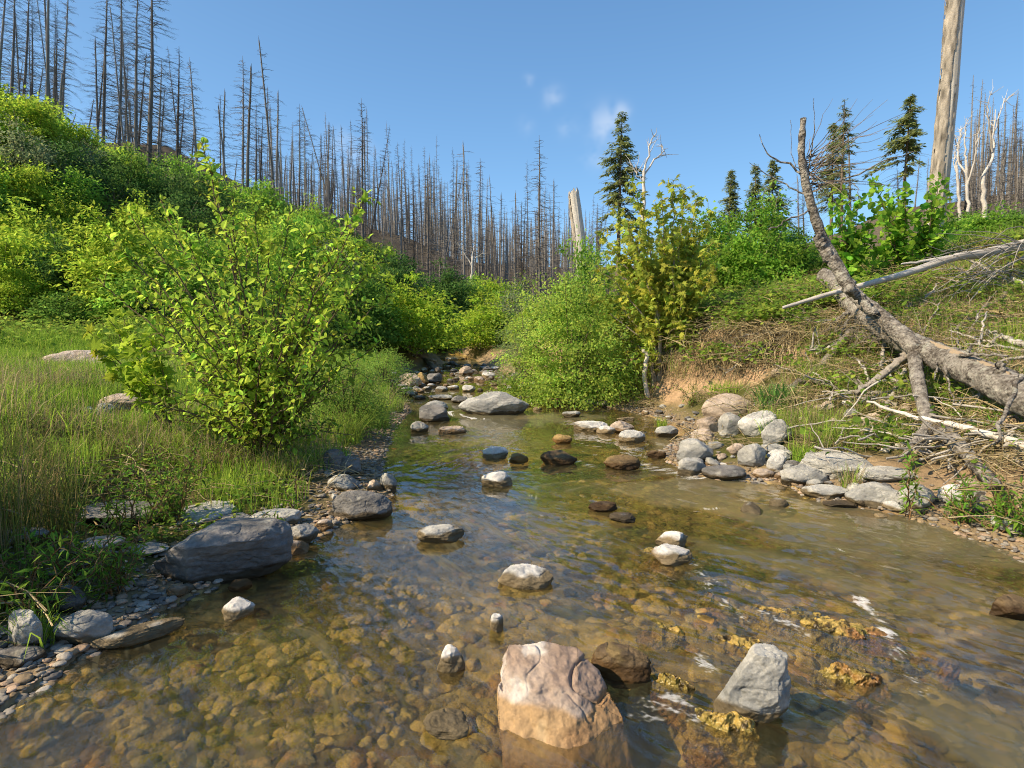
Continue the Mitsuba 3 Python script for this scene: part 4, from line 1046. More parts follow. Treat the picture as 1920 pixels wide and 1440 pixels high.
for q in ((35, 590, 470, 110, 'yellow', 'bright yellow green bush lit by the sun at the left edge'), (250, 585, 385, 220, 'yellow', 'tall yellow green bush right behind the alder on its left'), (120, 575, 440, 120, 'dark', 'dark bush behind the meadow at the far left'),
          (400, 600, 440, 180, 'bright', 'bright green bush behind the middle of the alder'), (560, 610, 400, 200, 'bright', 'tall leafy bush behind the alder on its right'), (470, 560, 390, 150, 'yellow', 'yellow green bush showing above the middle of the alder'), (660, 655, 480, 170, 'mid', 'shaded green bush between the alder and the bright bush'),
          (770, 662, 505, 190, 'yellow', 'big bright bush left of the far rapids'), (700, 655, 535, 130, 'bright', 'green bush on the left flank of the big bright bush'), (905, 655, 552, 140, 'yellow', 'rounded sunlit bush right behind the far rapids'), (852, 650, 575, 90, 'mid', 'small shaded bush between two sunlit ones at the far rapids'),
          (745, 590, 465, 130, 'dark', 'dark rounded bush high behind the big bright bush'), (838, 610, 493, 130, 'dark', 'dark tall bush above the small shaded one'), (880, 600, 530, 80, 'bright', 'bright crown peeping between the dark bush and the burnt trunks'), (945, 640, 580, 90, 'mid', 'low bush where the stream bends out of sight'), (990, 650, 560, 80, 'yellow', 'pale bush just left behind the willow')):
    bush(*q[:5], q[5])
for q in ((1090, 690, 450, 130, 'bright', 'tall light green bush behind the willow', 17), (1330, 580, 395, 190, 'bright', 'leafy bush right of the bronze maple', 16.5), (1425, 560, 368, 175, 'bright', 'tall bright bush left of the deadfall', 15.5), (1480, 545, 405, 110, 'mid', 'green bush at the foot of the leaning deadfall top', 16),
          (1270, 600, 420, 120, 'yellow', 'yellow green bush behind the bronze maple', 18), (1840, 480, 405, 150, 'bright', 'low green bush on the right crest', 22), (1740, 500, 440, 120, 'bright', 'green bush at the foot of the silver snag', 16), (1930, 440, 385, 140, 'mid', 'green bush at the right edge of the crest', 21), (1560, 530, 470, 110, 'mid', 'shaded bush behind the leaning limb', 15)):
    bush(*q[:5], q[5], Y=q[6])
for i in range(26):      # scattered on the crest behind the right bank
    px = r5.uniform(1180, 1980); Y = r5.uniform(17, 34); p = at(px, 600, Y); kd = ('bright', 'mid', 'yellow')[i % 3]
    k = thing('shrub', f'{KINDS[kd][1]} shrub on the crest behind the right bank', 'shrub', f'{KINDS[kd][1]} shrubs on the right crest')
    s = r5.uniform(.5, .85)
    instance(k, f'proto_shrub_{kd}_{i % 2}', (p[0], Y, ground_z(p[0], Y) - .1), s, r5.uniform(0, 360))


def big_bush(name, px, py, ytop, wpx, Y, n_clump, per, leaf, size, color, label, cat, seed, **kw):
    p = at(px, py, Y); z = ground_z(p[0], Y); H = at(px, ytop, Y)[2] - z; W = wpx / ppm(Y)
    t = thing(name, label, cat); lv, c = clumpy(seed, n_clump, per, W, H, leaf, size, color, **kw)
    o = np.array([p[0], Y, z]); m = MB(); m.add(lv[0] + o, lv[1], lv[2]); part(t, 'foliage', m.ply('mat_leaf'))
    r = np.random.default_rng(seed); m = MB()
    for q in c[::max(1, len(c) // 40)]:
        b = np.array([r.normal(0, .15), r.normal(0, .15), -.1])
        m.tube(curve([b, lerp(b, q, .5) * [.75, .75, 1.15], q], 7) + o, np.linspace(.022, .006, 7), 5, np.array([.16, .13, .09]) * r.uniform(.7, 1.4), cap=False)
    part(t, 'stems', m.ply('mat_wood', smooth=True))


big_bush('willow_bush', 1072, 735, 478, 290, 13.6, 300, 80, PLAIN, (.055, .105), (.38, .52, .10), 'dense light green willow bush overhanging the right side of the pool', 'willow', 610, spread=.19, low=.04, jit=.55, hollow=.15)
big_bush('willow_bush', 985, 690, 580, 110, 17.5, 110, 70, NARROW, (.06, .10), (.28, .38, .15), 'greyish low willow left of the dense willow bush', 'willow', 611, spread=.16, low=.04)
big_bush('willow_bush', 720, 705, 640, 110, 13.8, 80, 60, NARROW, (.05, .09), (.29, .45, .09), 'feathery low willow on the left bank by the far rapids', 'willow', 612, spread=.14, low=.04)
big_bush('willow_bush', 655, 830, 660, 160, 8.6, 120, 60, NARROW, (.045, .085), (.24, .37, .08), 'fine leaved green bush on the left bank right of the alder', 'willow', 613, spread=.13, low=.03)


# ---------------------------------------------------------------- stems with leaves: alder, maples, sprouts
class Plant:
    def __init__(s, name, label, cat, seed):
        s.t = thing(name, label, cat); s.r = np.random.default_rng(seed); s.st = MB(); s.L = []

    def stem(s, pts, r0, r1, n=18, wob=.012, sides=6, c=(.15, .115, .08)):
        q = curve(pts, n, wob, s.r); s.st.tube(q, np.linspace(r0, r1, n), sides, np.array(c) * (0.75 + .5 * s.r.random((n, 1))), cap=False)
        return q

    def twigs(s, q, start, every, length, leaf_gap, size, color, droop=.2, up=.35, jit=.35, end=1.0):
        """Side twigs along the stem q, and alternate leaves along each."""
        seg = np.linalg.norm(np.diff(q, axis=0), axis=1); cum = np.r_[0, np.cumsum(seg)]; Ltot = cum[-1]; d = start * Ltot; side = s.r.uniform(0, 6.28)
        while d < Ltot * end:
            i = min(len(seg) - 1, np.searchsorted(cum, d) - 1); i = max(i, 0); o = lerp(q[i], q[i + 1], (d - cum[i]) / seg[i]); ax = unit(q[i + 1] - q[i])
            side += 2.4 + s.r.normal(0, .4); u_ = unit(np.cross(ax, [math.cos(side), math.sin(side), .3]))
            l = s.r.uniform(*length) * (1.15 - .7 * d / Ltot); dirn = unit(u_ + ax * s.r.uniform(.4, 1) + [0, 0, up * s.r.uniform(0, 1)])
            e = o + dirn * l; m = lerp(o, e, .5) + [0, 0, .06 * l]; e = e - [0, 0, droop * l * s.r.uniform(0, 1)]
            tw = curve([o, m, e], 5); s.st.tube(tw, [.006, .005, .004, .003, .002], 3, np.array([.16, .13, .07]) * s.r.uniform(.7, 1.3), cap=False)
            k = max(2, int(l / leaf_gap)); w_ = s.r.uniform(0, 6.28); tone = s.r.uniform(1 - jit, 1 + jit)
            for j in range(k + 1):
                x = (j + .6) / (k + .6); jj = min(3, int(x * 4 - 1e-6)); b = lerp(tw[jj], tw[jj + 1], x * 4 - jj); w_ += 2.6
                tdir = unit(tw[jj + 1] - tw[jj]); v = unit(np.cross(tdir, [math.cos(w_), math.sin(w_), .4]))
                a = unit(tdir * (.5 if j < k else 1.5) + v + [0, 0, -.30 * s.r.random()] + s.r.normal(0, .22, 3))
                s.L.append((b, a, unit(s.r.normal(0, .45, 3) + [0, 0, .9]), s.r.uniform(*size) * (1 if j < k - 1 else .7), np.array(color) * tone * s.r.uniform(.75, 1.3) * [1 + s.r.normal(0, .13), 1, 1]))
            d += every * s.r.uniform(.6, 1.4)

    def done(s, leaf, keep=0, bsdf='mat_leaf', stem='stems'):
        part(s.t, stem, s.st.ply('mat_wood', smooth=True))
        L = s.L
        if keep:
            key_ = [np.linalg.norm(l[0] - EYE) / l[3] + 4 * abs(l[1] @ unit(l[0] - EYE)) for l in L]; order = np.argsort(key_); first = order[:keep]; L = [L[i] for i in order[keep:]]
            cols = [np.array(s.L[i][4]) for i in first]; cen = np.array([np.mean(c, 0) for c in np.array_split(np.array(sorted(cols, key=lambda c: c.sum())), 6)])
            var = [mikit.ply(leaf, bsdf, color=np.tile(np.clip(c, 0, 1), (len(leaf[0]), 1))) for c in cen]
            for i in first:
                b, a, n_, z_, c = s.L[i]; y = unit(np.cross(n_, a)); M = np.eye(4); M[:3, 0], M[:3, 1], M[:3, 2], M[:3, 3] = a * z_, y * z_, np.cross(a, y) * z_, b
                part(s.t, 'leaf', {**var[int(np.argmin(((cen - c)**2).sum(1)))], 'to_world': T(M.tolist())})
        if L:
            m = MB(); m.add(*leaves(*leaf, *[[l[i] for l in L] for i in range(5)])); k = part(s.t, 'foliage', m.ply(bsdf))
            if keep:
                tag(k, kind='stuff')


Y0 = 6.1
base = at(490, 872, Y0); base[2] = ground_z(base[0], base[1])
al = Plant('alder_shrub', 'tall sunlit alder shrub with many thin stems on the left bank', 'alder', 700)
for tx, ty, dy, size in ((378, 262, 0, 1), (392, 300, .15, .8), (430, 335, .3, .8), (690, 362, .3, 1), (668, 420, -.2, .9), (640, 440, .1, .9), (545, 392, .5, .9), (480, 372, .2, .9), (300, 372, .1, .9), (242, 398, -.2, 1), (222, 470, .1, 1), (250, 540, -.4, 1), (610, 470, .5, .9), (585, 420, -.3, .9),
                         (705, 500, .2, .9), (690, 590, .1, .9), (655, 540, -.5, .9), (430, 430, -.5, .9), (510, 450, -.6, 1), (350, 440, -.4, 1), (330, 560, -.7, 1), (420, 560, -.9, .9), (560, 560, -.8, .9), (470, 560, 0, .9), (600, 640, -.7, .9), (380, 660, -.8, .9), (520, 680, -.9, .8), (280, 610, .2, .9), (290, 470, .5, .9), (400, 500, .6, .9), (560, 500, .8, .9), (460, 400, .6, .9), (330, 640, -.5, .9), (440, 620, -1, .9), (500, 600, -1, .9), (610, 590, -.5, .9), (640, 690, -.4, .8), (580, 720, -.8, .8), (360, 740, -.7, .8), (450, 740, -1, .8), (290, 540, .3, .9), (380, 560, -.2, .9), (650, 480, 0, .9), (530, 520, -.3, .9), (600, 540, 0, .9), (735, 468, .4, .9), (738, 545, .3, .9), (715, 640, .2, .9), (200, 440, .1, .9), (180, 520, .2, .9), (690, 440, .4, .9)):
    e = at(tx, ty, Y0 + dy * 1.1); b = base + al.r.normal(0, .07, 3) * [1, 1, 0]; v = e - b
    q = al.stem([b - [0, 0, .1], b + v * [.16, .16, .28], b + v * [.5, .5, .63], e], .016 + .004 * al.r.random(), .0035, 20, .012)
    al.twigs(q, .22, .105, (.16, .55), .05, (.05 * size, .125 * size), (.42, .58, .08), end=.97)
    al.twigs(q, .86, .05, (.04, .10), .05, (.08 * size, .135 * size), (.38, .55, .075), up=.6)
for i in range(34):      # the skirt of low shoots
    a = al.r.uniform(0, 6.28); e = base + [math.cos(a) * al.r.uniform(.4, 1.25), math.sin(a) * al.r.uniform(.3, .8) - .15, al.r.uniform(.35, 1.1)]
    q = al.stem([base, lerp(base, e, .5) + [0, 0, .15], e], .009, .003, 12, .01); al.twigs(q, .25, .09, (.1, .35), .05, (.045, .10), (.27, .40, .055))
al.done(OVAL, keep=290)

mp = Plant('maple_sapling', 'low maple sapling with big lobed leaves left of the alder', 'maple', 701)
mb_ = at(330, 800, 6.4); mb_[2] = ground_z(mb_[0], mb_[1])
for tx, ty, dy in ((205, 600, 0), (165, 620, .2), (240, 640, -.2), (280, 620, .1), (200, 690, -.2), (255, 700, -.3), (300, 670, .2), (180, 655, -.1), (230, 590, .2)):
    e = at(tx, ty, 6.3 + dy); q = mp.stem([mb_, lerp(mb_, e, .5) + [0, 0, .12], e], .010, .003, 12); mp.twigs(q, .45, .10, (.05, .16), .09, (.11, .22), (.38, .52, .06), droop=.5)
mp.done(MAPLE, keep=120)

bm = Plant('bronze_maple', 'young maple with drooping bronze green leaves at the eroded bank', 'maple', 702)
for (bx, by), tips in {(1238, 690): ((1190, 345), (1178, 420), (1130, 440), (1150, 390), (1205, 460), (1165, 500), (1120, 500)), (1258, 690): ((1262, 338), (1285, 350), (1310, 365), (1240, 372), (1330, 400), (1300, 440), (1335, 455), (1270, 430)), (1228, 700): ((1105, 560), (1150, 560), (1185, 600), (1130, 610)), (1270, 690): ((1345, 500), (1310, 520), (1230, 400), (1225, 480), (1290, 480), (1170, 460), (1200, 540), (1260, 500), (1320, 480), (1150, 470), (1280, 540), (1240, 440))}.items():
    b = at(bx, by, 13.0)
    for tx, ty in tips:
        e = at(tx, ty, 13.0 + bm.r.uniform(-.8, .8)); v = e - b
        q = bm.stem([b + [0, 0, -.8], b + v * [.12, .2, .3], b + v * [.5, .5, .68], e], .035, .006, 18, .02, c=(.30, .26, .21)); bm.twigs(q, .36, .07, (.2, .7), .075, (.11, .20), (.44, .50, .09), droop=.6, up=.1)
bm.done(MAPLE, keep=0, stem='trunks')
dw = thing('pale_trunk', 'short white barkless trunk standing in the stream edge under the bronze maple', 'dead trunk'); m = MB(); m.tube(curve([at(1216, 745, 12.6), at(1208, 700, 12.6), at(1214, 668, 12.7), at(1206, 655, 12.7)], 12, .015), np.linspace(.055, .04, 12), 8, (.5, .46, .41)); part(dw, 'trunk', m.ply('mat_wood', smooth=True))

hz = Plant('hazel_bush', 'broad leaved bright green bush below the silver snag', 'hazel', 703)
for bx, tips in {1600: ((1560, 380), (1575, 360), (1610, 372), (1550, 430), (1590, 430), (1640, 400), (1615, 440), (1570, 460)), 1690: ((1640, 340), (1665, 360), (1690, 380), (1700, 350), (1655, 410), (1670, 440), (1630, 460)), 1740: ((1760, 335), (1745, 360), (1775, 370), (1780, 410), (1725, 400), (1720, 440), (1755, 450), (1700, 470))}.items():
    b = at(bx, 520, 12.4); b[2] = ground_z(b[0], b[1])
    for tx, ty in tips:
        e = at(tx, ty, 12.2 + hz.r.uniform(-.7, .7)); v = e - b
        q = hz.stem([b, b + v * [.2, .2, .35], b + v * [.55, .55, .65], e], .018, .004, 14, .015); hz.twigs(q, .25, .075, (.15, .5), .065, (.10, .19), (.27, .48, .06), droop=.3)
hz.done(ROUND, keep=0)


def sprout(px, py, ytop, spread, n, label, leaf=NARROW, size=(.05, .09), color=(.10, .19, .035), seed=0, Y=None, name='willow_sprout', cat='sprout', c=(.2, .12, .06)):
    p = G(px, py); s = Plant(name, label, cat, 720 + seed)
    H = (py - ytop) / ppm(p[1])
    for i in range(n):
        e = p + [s.r.normal(0, spread) * H, s.r.normal(0, spread) * H, H * s.r.uniform(.55, 1.05)]
        q = s.stem([p + s.r.normal(0, .03, 3) * [1, 1, 0] - [0, 0, .03], lerp(p, e, .5) + s.r.normal(0, .04, 3), e], .005, .0018, 10, .006, 4, c); s.twigs(q, .15, .06, (.03, .16), .03, size, color, up=.5)
    s.done(leaf)


for i, q in enumerate(((325, 985, 830, .38, 15, 'leafy willow sprouts in front of the light grey slab'), (240, 1010, 880, .36, 11, 'willow sprouts on the layered slab'), (215, 1120, 970, .36, 12, 'shaded leafy sprouts left of the largest dark slab'), (75, 1180, 1020, .34, 11, 'red stemmed leafy sprouts at the left edge above the ridged rock'),
                       (130, 1100, 970, .36, 9, 'dark leafy sprouts at the foot of the rushes'), (20, 1150, 1000, .3, 9, 'glossy leafy sprouts at the very left edge'), (560, 960, 860, .15, 2, 'single thin yellowish sprout by the bank rocks'), (500, 1000, 955, .3, 4, 'tiny sprout on the rim of the largest dark slab'),
                       (1880, 1000, 895, .4, 12, 'leafy green sprouts at the right water edge'), (1800, 985, 905, .36, 10, 'small leaved sprouts left of the leafy green ones'), (1925, 1010, 930, .3, 6, 'leafy sprouts cut by the right edge of the picture'), (1710, 975, 850, .07, 3, 'upright yellow green reed like shoot standing in the water'),
                       (1370, 815, 780, .3, 4, 'wisp of green between the white and grey boulders'), (1345, 800, 790, .3, 3, 'tiny weed between pink rocks'), (1860, 830, 760, .3, 6, 'leafy plant under the big log'), (1640, 700, 650, .4, 6, 'leafy weed beside the hanging branch'), (1300, 760, 715, .4, 7, 'leafy plants at the foot of the eroded bank'))):
    sprout(*q, seed=i, size=(.06, .11) if q[0] > 1700 else (.05, .095), color=(.20, .38, .055) if q[0] > 1500 else (.18, .33, .05))
# ---------------------------------------------------------------- grass and undergrowth
r6 = np.random.default_rng(66)


def blades(r, n, rad, h, w_, cols, lean=.5, kink=0.0):
    m = MB(); a = r.uniform(0, 6.28, n); d = rad * np.sqrt(r.random(n)); b = np.stack([np.cos(a) * d, np.sin(a) * d, np.full(n, -.03)], -1)
    dirn = r.uniform(0, 6.28, n); H = r.uniform(*h, n); ln = np.abs(r.normal(0, lean, n)) * H
    out = np.stack([np.cos(dirn), np.sin(dirn), 0 * dirn], -1); side = np.stack([-np.sin(dirn + r.normal(0, .7, n)), np.cos(dirn), 0 * dirn], -1)
    W = (w_ * r.uniform(.6, 1.3, n))[:, None]
    up = np.array([0, 0, 1.0])
    p1 = b + up * (H * .45)[:, None] + out * (ln * .22)[:, None]; p2 = b + up * (H * .8)[:, None] + out * (ln * .6)[:, None]; p3 = b + up * (H * np.clip(1 - .25 * ln / H, .4, 1))[:, None] + out * ln[:, None]
    v = np.stack([b - side * W * .6, b + side * W * .6, p1 - side * W * .5, p1 + side * W * .5, p2 - side * W * .33, p2 + side * W * .33, p3], 1)
    f = np.array([[0, 1, 3], [0, 3, 2], [2, 3, 5], [2, 5, 4], [4, 5, 6]])
    c = np.array(cols)[r.integers(0, len(cols), n)] * r.uniform(.7, 1.35, (n, 1))
    m.add(v.reshape(-1, 3), (f[None] + (np.arange(n) * 7)[:, None, None]).reshape(-1, 3), np.repeat(c, 7, 0))
    return m


LUSH = [(.32, .48, .06), (.25, .42, .06), (.40, .52, .09), (.20, .34, .05)]; STRAW = [(.38, .31, .18), (.30, .24, .13), (.44, .37, .23)]
for i in range(4):
    scene[f'proto_grass_{i}'] = {'type': 'shapegroup', 'blades': blades(np.random.default_rng(800 + i), 330, .42, (.08, .26), .0055, LUSH * 3 + STRAW[:i // 2], .45).ply('mat_grass')}
    scene[f'proto_straw_{i}'] = {'type': 'shapegroup', 'blades': blades(np.random.default_rng(820 + i), 150, .40, (.10, .42), .004, STRAW * 2 + LUSH[:2], .9).ply('mat_grass')}
    r = np.random.default_rng(840 + i); m = MB(); n = 150
    p = np.stack([r.normal(0, .26, n), r.normal(0, .26, n), r.uniform(.02, .20, n)], -1); ax = unit(r.normal(0, 1, (n, 3)) * [1, 1, .35])
    m.add(*leaves(*(ROUND if i < 3 else OVAL), p, ax, unit(r.normal(0, .35, (n, 3)) + [-.15, -.1, 1]), r.uniform(.035, .085, n), np.array([(.30, .46, .07), (.23, .39, .06), (.40, .50, .09), (.18, .30, .055)])[r.integers(0, 4, n)] * r.uniform(.7, 1.25, (n, 1))))
    for _ in range(26):
        q = r.normal(0, .24, 3) * [1, 1, 0]; e = q + [r.normal(0, .09), r.normal(0, .09), r.uniform(.06, .2)]; m.tube([q - [0, 0, .02], e], [.003, .002], 3, (.2, .15, .08), cap=False)
    scene[f'proto_bramble_{i}'] = {'type': 'shapegroup', 'leaves': m.ply('mat_leaf')}
    m = MB()
    for _ in range(60):
        q = r.normal(0, .3, 3) * [1, 1, .12]; d = unit(r.normal(0, 1, 3) * [1, 1, .3]) * r.uniform(.12, .42); m.tube(curve([q - d, q + [0, 0, r.uniform(.0, .09)], q + d], 5, .006, r), np.linspace(r.uniform(.003, .007), .002, 5), 3, np.array(STRAW[int(r.integers(3))]) * r.uniform(.6, 1.4), cap=False)
    scene[f'proto_litter_{i}'] = {'type': 'shapegroup', 'twigs': m.ply('mat_wood', smooth=True)}


def cover(name, label, protos, pts, scale, lift=0.0):
    st = np.array(STONES); d = np.hypot(pts[:, None, 0] - st[None, :, 0], pts[:, None, 1] - st[None, :, 1] + .10) - st[None, :, 2]
    pts = pts[d.min(1) > .12]; e_ = .15
    sl = np.hypot(height(pts[:, 0] + e_, pts[:, 1]) - height(pts[:, 0] - e_, pts[:, 1]), height(pts[:, 0], pts[:, 1] + e_) - height(pts[:, 0], pts[:, 1] - e_)) / (2 * e_)
    pts = pts[(sl < .85) | (r6.random(len(pts)) < .25) | (pts[:, 0] < 0)]; h = height(pts[:, 0], pts[:, 1])
    for i, ((x, y), z) in enumerate(zip(pts, h)):
        s = r6.uniform(*scale)
        instance(f'{name}__{i + 1:03d}', protos[int(r6.integers(len(protos)))], (x, y, z + lift), s, r6.uniform(0, 360))
    labels[name] = {'label': label, 'kind': 'stuff'}


def region(n, az0, az1, d0, d1, ok):
    out = []
    while len(out) < n:
        a = r6.uniform(math.radians(az0), math.radians(az1), 4 * n); d = np.sqrt(r6.uniform(d0**2, d1**2, 4 * n))
        q = np.stack([np.sin(a) * d, np.cos(a) * d], -1); s = stream_sd(q); k = ok(q, s); out += q[k].tolist()
    return np.array(out[:n])


P4 = lambda k: [f'proto_{k}_{i}' for i in range(4)]
left_of = lambda q: q[:, 0] < np.interp(q[:, 1], [0, 7, 14, 26], [-1.2, -1.6, -1.8, -3])
patchy = lambda q, s, lo: meshkit.fbm(np.stack([q[:, 0] / s, q[:, 1] / s, q[:, 0] * 0 + 5], -1), 2, 8) > lo
cover('meadow_grass', 'bright grass of the sunny flat left of the stream', P4('grass'), region(800, -52, -6, 5.6, 21, lambda q, s: (s < -.8) & left_of(q) & patchy(q + 9, .8, .36)), (.8, 1.5))
cover('dry_meadow_grass', 'straw coloured old grass between the green on the left flat', P4('straw'), region(130, -52, -8, 6.2, 15, lambda q, s: (s < -.75) & left_of(q) & patchy(q, 1.2, .48)), (.8, 1.5))
cover('bank_weeds', 'small leafy weeds on the shaded left shore', P4('bramble'), region(70, -50, -8, 3.0, 9, lambda q, s: (s < -.55) & left_of(q)), (.4, .75))
right_of = lambda q: q[:, 0] > np.interp(q[:, 1], [0, 5, 9, 14, 26], [2.9, 2.6, 2.2, 2.6, 1.5])
cover('bank_bramble', 'low green brambles and creepers on the right bank', P4('bramble'), region(470, 12, 50, 5.0, 19, lambda q, s: (s < -1.1) & right_of(q) & patchy(q, .9, .50) & ((q[:, 1] > 9) | (np.sin(q[:, 0] * 91 + q[:, 1] * 57) > .35))), (.8, 1.4))
cover('bank_grass', 'grass on the right bank slope', P4('grass'), region(240, 14, 50, 4.8, 20, lambda q, s: (s < -1.2) & right_of(q) & patchy(q + 30, 1.0, .55)), (.6, 1.1))
cover('bank_straw', 'dry grass stalks on the right bank', P4('straw'), region(400, 12, 50, 4.6, 19, lambda q, s: (s < -.9) & right_of(q)), (.7, 1.3))
cover('twig_litter', 'grey brown twigs and litter strewn over the right bank', P4('litter'), region(420, 12, 52, 4.3, 18, lambda q, s: (s < -.6) & right_of(q)), (.7, 1.4))
cover('shore_litter', 'dead stems and twigs under the rushes on the left shore', P4('litter'), region(34, -52, -14, 2.6, 6.5, lambda q, s: (s < -.35) & left_of(q)), (.6, 1.1))
cover('hill_undergrowth', 'green creepers between the shrubs of the left hillside', P4('bramble'), region(560, -46, -4, 18, 48, lambda q, s: (s < -2)), (1.3, 2.1))
cover('crest_grass', 'fine green grass on the crest of the right bank', P4('grass'), region(120, 34, 50, 17, 27, lambda q, s: s < -2), (1.4, 2.4))


def tuft(px, py, h, rad, n, cols, label, name='grass_tuft', cat='grass', lean=.5, w_=.006, seed=0):
    p = G(px, py); r = np.random.default_rng(870 + seed); m = blades(r, n, rad, (h * .5, h), w_, cols, lean); m.v = [v + p for v in m.v]
    solo(name, m.ply('mat_grass'), label, cat)


RUSH = [(.13, .17, .045), (.16, .20, .05), (.24, .20, .09), (.10, .15, .04), (.12, .18, .045), (.34, .27, .14)]
for i, q in enumerate(((60, 1000, .72, .28, 420, 'tall brown green rushes at the left edge, nearest clump'), (10, 900, .62, .3, 420, 'tall rushes behind the nearest clump at the left edge'), (70, 930, .55, .25, 300, 'rushes behind the layered slab'), (-60, 1060, .75, .3, 420, 'rushes cut by the left edge of the picture'), (210, 845, .36, .25, 260, 'shorter rushes between the tall clumps and the alder'))):
    tuft(*q[:5], RUSH, q[5], 'rush_clump', 'rushes', .55, .0045, i)
for i, q in enumerate(((700, 800, .75, .3, 520, 'overhanging grassy sedge at the left bank below the willow'), (640, 830, .6, .3, 420, 'sedge under the right side of the alder'), (735, 770, .5, .25, 300, 'sedge at the edge beside the dark pointed boulder'), (440, 880, .4, .25, 300, 'dry brown sedge at the foot of the alder'))):
    tuft(*q[:5], RUSH[1:] if i == 3 else LUSH[1:] + RUSH[:2], q[5], 'sedge_clump', 'sedge', .75, .005, 10 + i)
for i, q in enumerate(((1450, 775, .62, .22, 150, [(.10, .24, .06), (.14, .30, .07)], 'dark green strap leaved plant behind the white boulder', .6, .016), (1505, 868, .3, .12, 160, LUSH, 'grass tuft growing on the large smooth pale rock', .6, .006), (1580, 830, .36, .22, 260, LUSH, 'wide grass tuft above the bedrock slab', .6, .006), (1590, 925, .38, .10, 130, STRAW + LUSH[:2], 'straw coloured grass clump at the water beside the cracked rock', .45, .005),
                      (1655, 755, .3, .15, 160, LUSH, 'grass tuft on the slope left of the silver stick', .6, .006), (1240, 800, .25, .12, 90, LUSH, 'small grass tuft at the foot of the eroded bank', .5, .006), (1195, 765, .3, .08, 60, LUSH[:1], 'yellow green reed tuft at the edge of the pool', .4, .006), (75, 1225, .3, .08, 60, LUSH, 'thin bright grass blades at the left shore', .7, .006), (1750, 690, .35, .2, 200, LUSH, 'grass tuft behind the big log', .6, .006), (1880, 560, .4, .3, 260, LUSH, 'grass high on the right bank', .6, .006))):
    tuft(*q[:5], q[5], q[6], lean=q[7], w_=q[8], seed=20 + i)

cover('scarp_creeper', 'green creepers hanging over the lip of the eroded bank', P4('bramble'), np.array([G(r6.uniform(1225, 1520), r6.uniform(560, 618))[:2] for _ in range(70)] + [G(r6.uniform(1260, 1600), r6.uniform(640, 730))[:2] for _ in range(26)]), (.9, 1.5), .05)

# roots and old stems hanging over the eroded bank
m = MB(); r = np.random.default_rng(880)
for i in range(800):
    px = r.uniform(1225, 1500); py = r.uniform(600, 690) + abs(px - 1330) * .05; p = G(px, py); L = r.uniform(.25, .8)
    q = np.array([p + [0, 0, .12], p + [r.normal(0, .06) - .10, -.14, .06], p + [r.normal(0, .1) - .18, -.24, -L * .5], p + [r.normal(0, .16) - .26, -.34, -L]])
    m.tube(curve(q, 7, .012, r), np.linspace(.008, .003, 7), 3, np.array(STRAW[int(r.integers(3))]) * r.uniform(.5, 1.3), cap=False)
solo('hanging_roots', m.ply('mat_wood', smooth=True), 'brown roots and dry stems hanging down the eroded right bank', kind='stuff')

# ---------------------------------------------------------------- the deadfall and the other loose wood
BARK = np.array([.25, .23, .205]); SILVER = np.array([.46, .44, .41])


def limb(m, pts, r0, r1, col=BARK, sides=10, n=24, wob=.01, seed=0, knots=.03):
    r = np.random.default_rng(seed); c = curve(pts, n, wob if n < 30 else 0, r); rad = np.linspace(r0, r1, n) * (1 + knots * r.normal(0, .6, n))
    v, f = tube(c, rad, sides)
    col = np.asarray(col) * (0.6 + .8 * meshkit.fbm(v * 5 + seed, 3, seed))[:, None]
    v = v + unit(v - np.vstack([np.repeat(c, sides, 0), c[:1], c[-1:]])) * (r0 * .35 * (meshkit.fbm(v * [9, 9, 9] + seed, 3, seed + 1) - .5))[:, None]
    m.add(v, f, col); return c


log = thing('fallen_tree', 'big fallen dead tree with bark lying down the right bank, its top bent upwards', 'fallen tree')
m = MB(); LOGC = limb(m, [at(2120, 850, 4.1), at(1920, 742, 5.25), at(1800, 685, 6.5), at(1700, 640, 7.8), at(1610, 580, 10.0), at(1545, 515, 12.0)], .168, .15, n=200, sides=40, seed=1, wob=.004, knots=.04)
part(log, 'trunk', m.ply('mat_log_bark', smooth=True))
bent = [at(1725, 660, 7.2), at(1660, 600, 8.0), at(1600, 548, 8.6), at(1560, 480, 9.0), at(1532, 420, 9.0), at(1512, 350, 9.0), at(1503, 290, 9.0), at(1506, 222, 9.0)]
m = MB(); C1 = limb(m, bent, .115, .042, n=60, sides=14, seed=2); part(log, 'limb', m.ply('mat_log_bark', smooth=True))
m = MB(); limb(m, [at(1602, 552, 8.7), at(1568, 500, 8.9), at(1545, 465, 9), at(1531, 438, 9)], .10, .075, n=26, sides=14, seed=3); part(log, 'limb', m.ply('mat_log_bark', smooth=True))
m = MB(); limb(m, [at(1640, 590, 8.0), at(1605, 552, 8.2), at(1590, 540, 8.1)], .06, .07, n=14, sides=12, seed=4); part(log, 'limb', m.ply('mat_log_bark', smooth=True))
m = MB(); limb(m, [at(1714, 650, 7.4), at(1720, 710, 6.75), at(1733, 765, 6.1), at(1748, 795, 5.75)], .078, .065, n=30, sides=12, seed=5); part(log, 'limb', m.ply('mat_log_bark', smooth=True))
m = MB(); limb(m, [at(1748, 795, 5.75), at(1722, 825, 5.6), at(1700, 850, 5.5), at(1684, 866, 5.4)], .07, .012, BARK * .45, n=20, sides=10, seed=6); part(log, 'limb', m.ply('mat_log_bark', smooth=True))
m = MB(); limb(m, [at(1750, 795, 5.75), at(1795, 830, 5.3), at(1840, 880, 4.8), at(1868, 915, 4.5)], .075, .05, n=26, sides=10, seed=7); part(log, 'limb', m.ply('mat_log_bark', smooth=True))
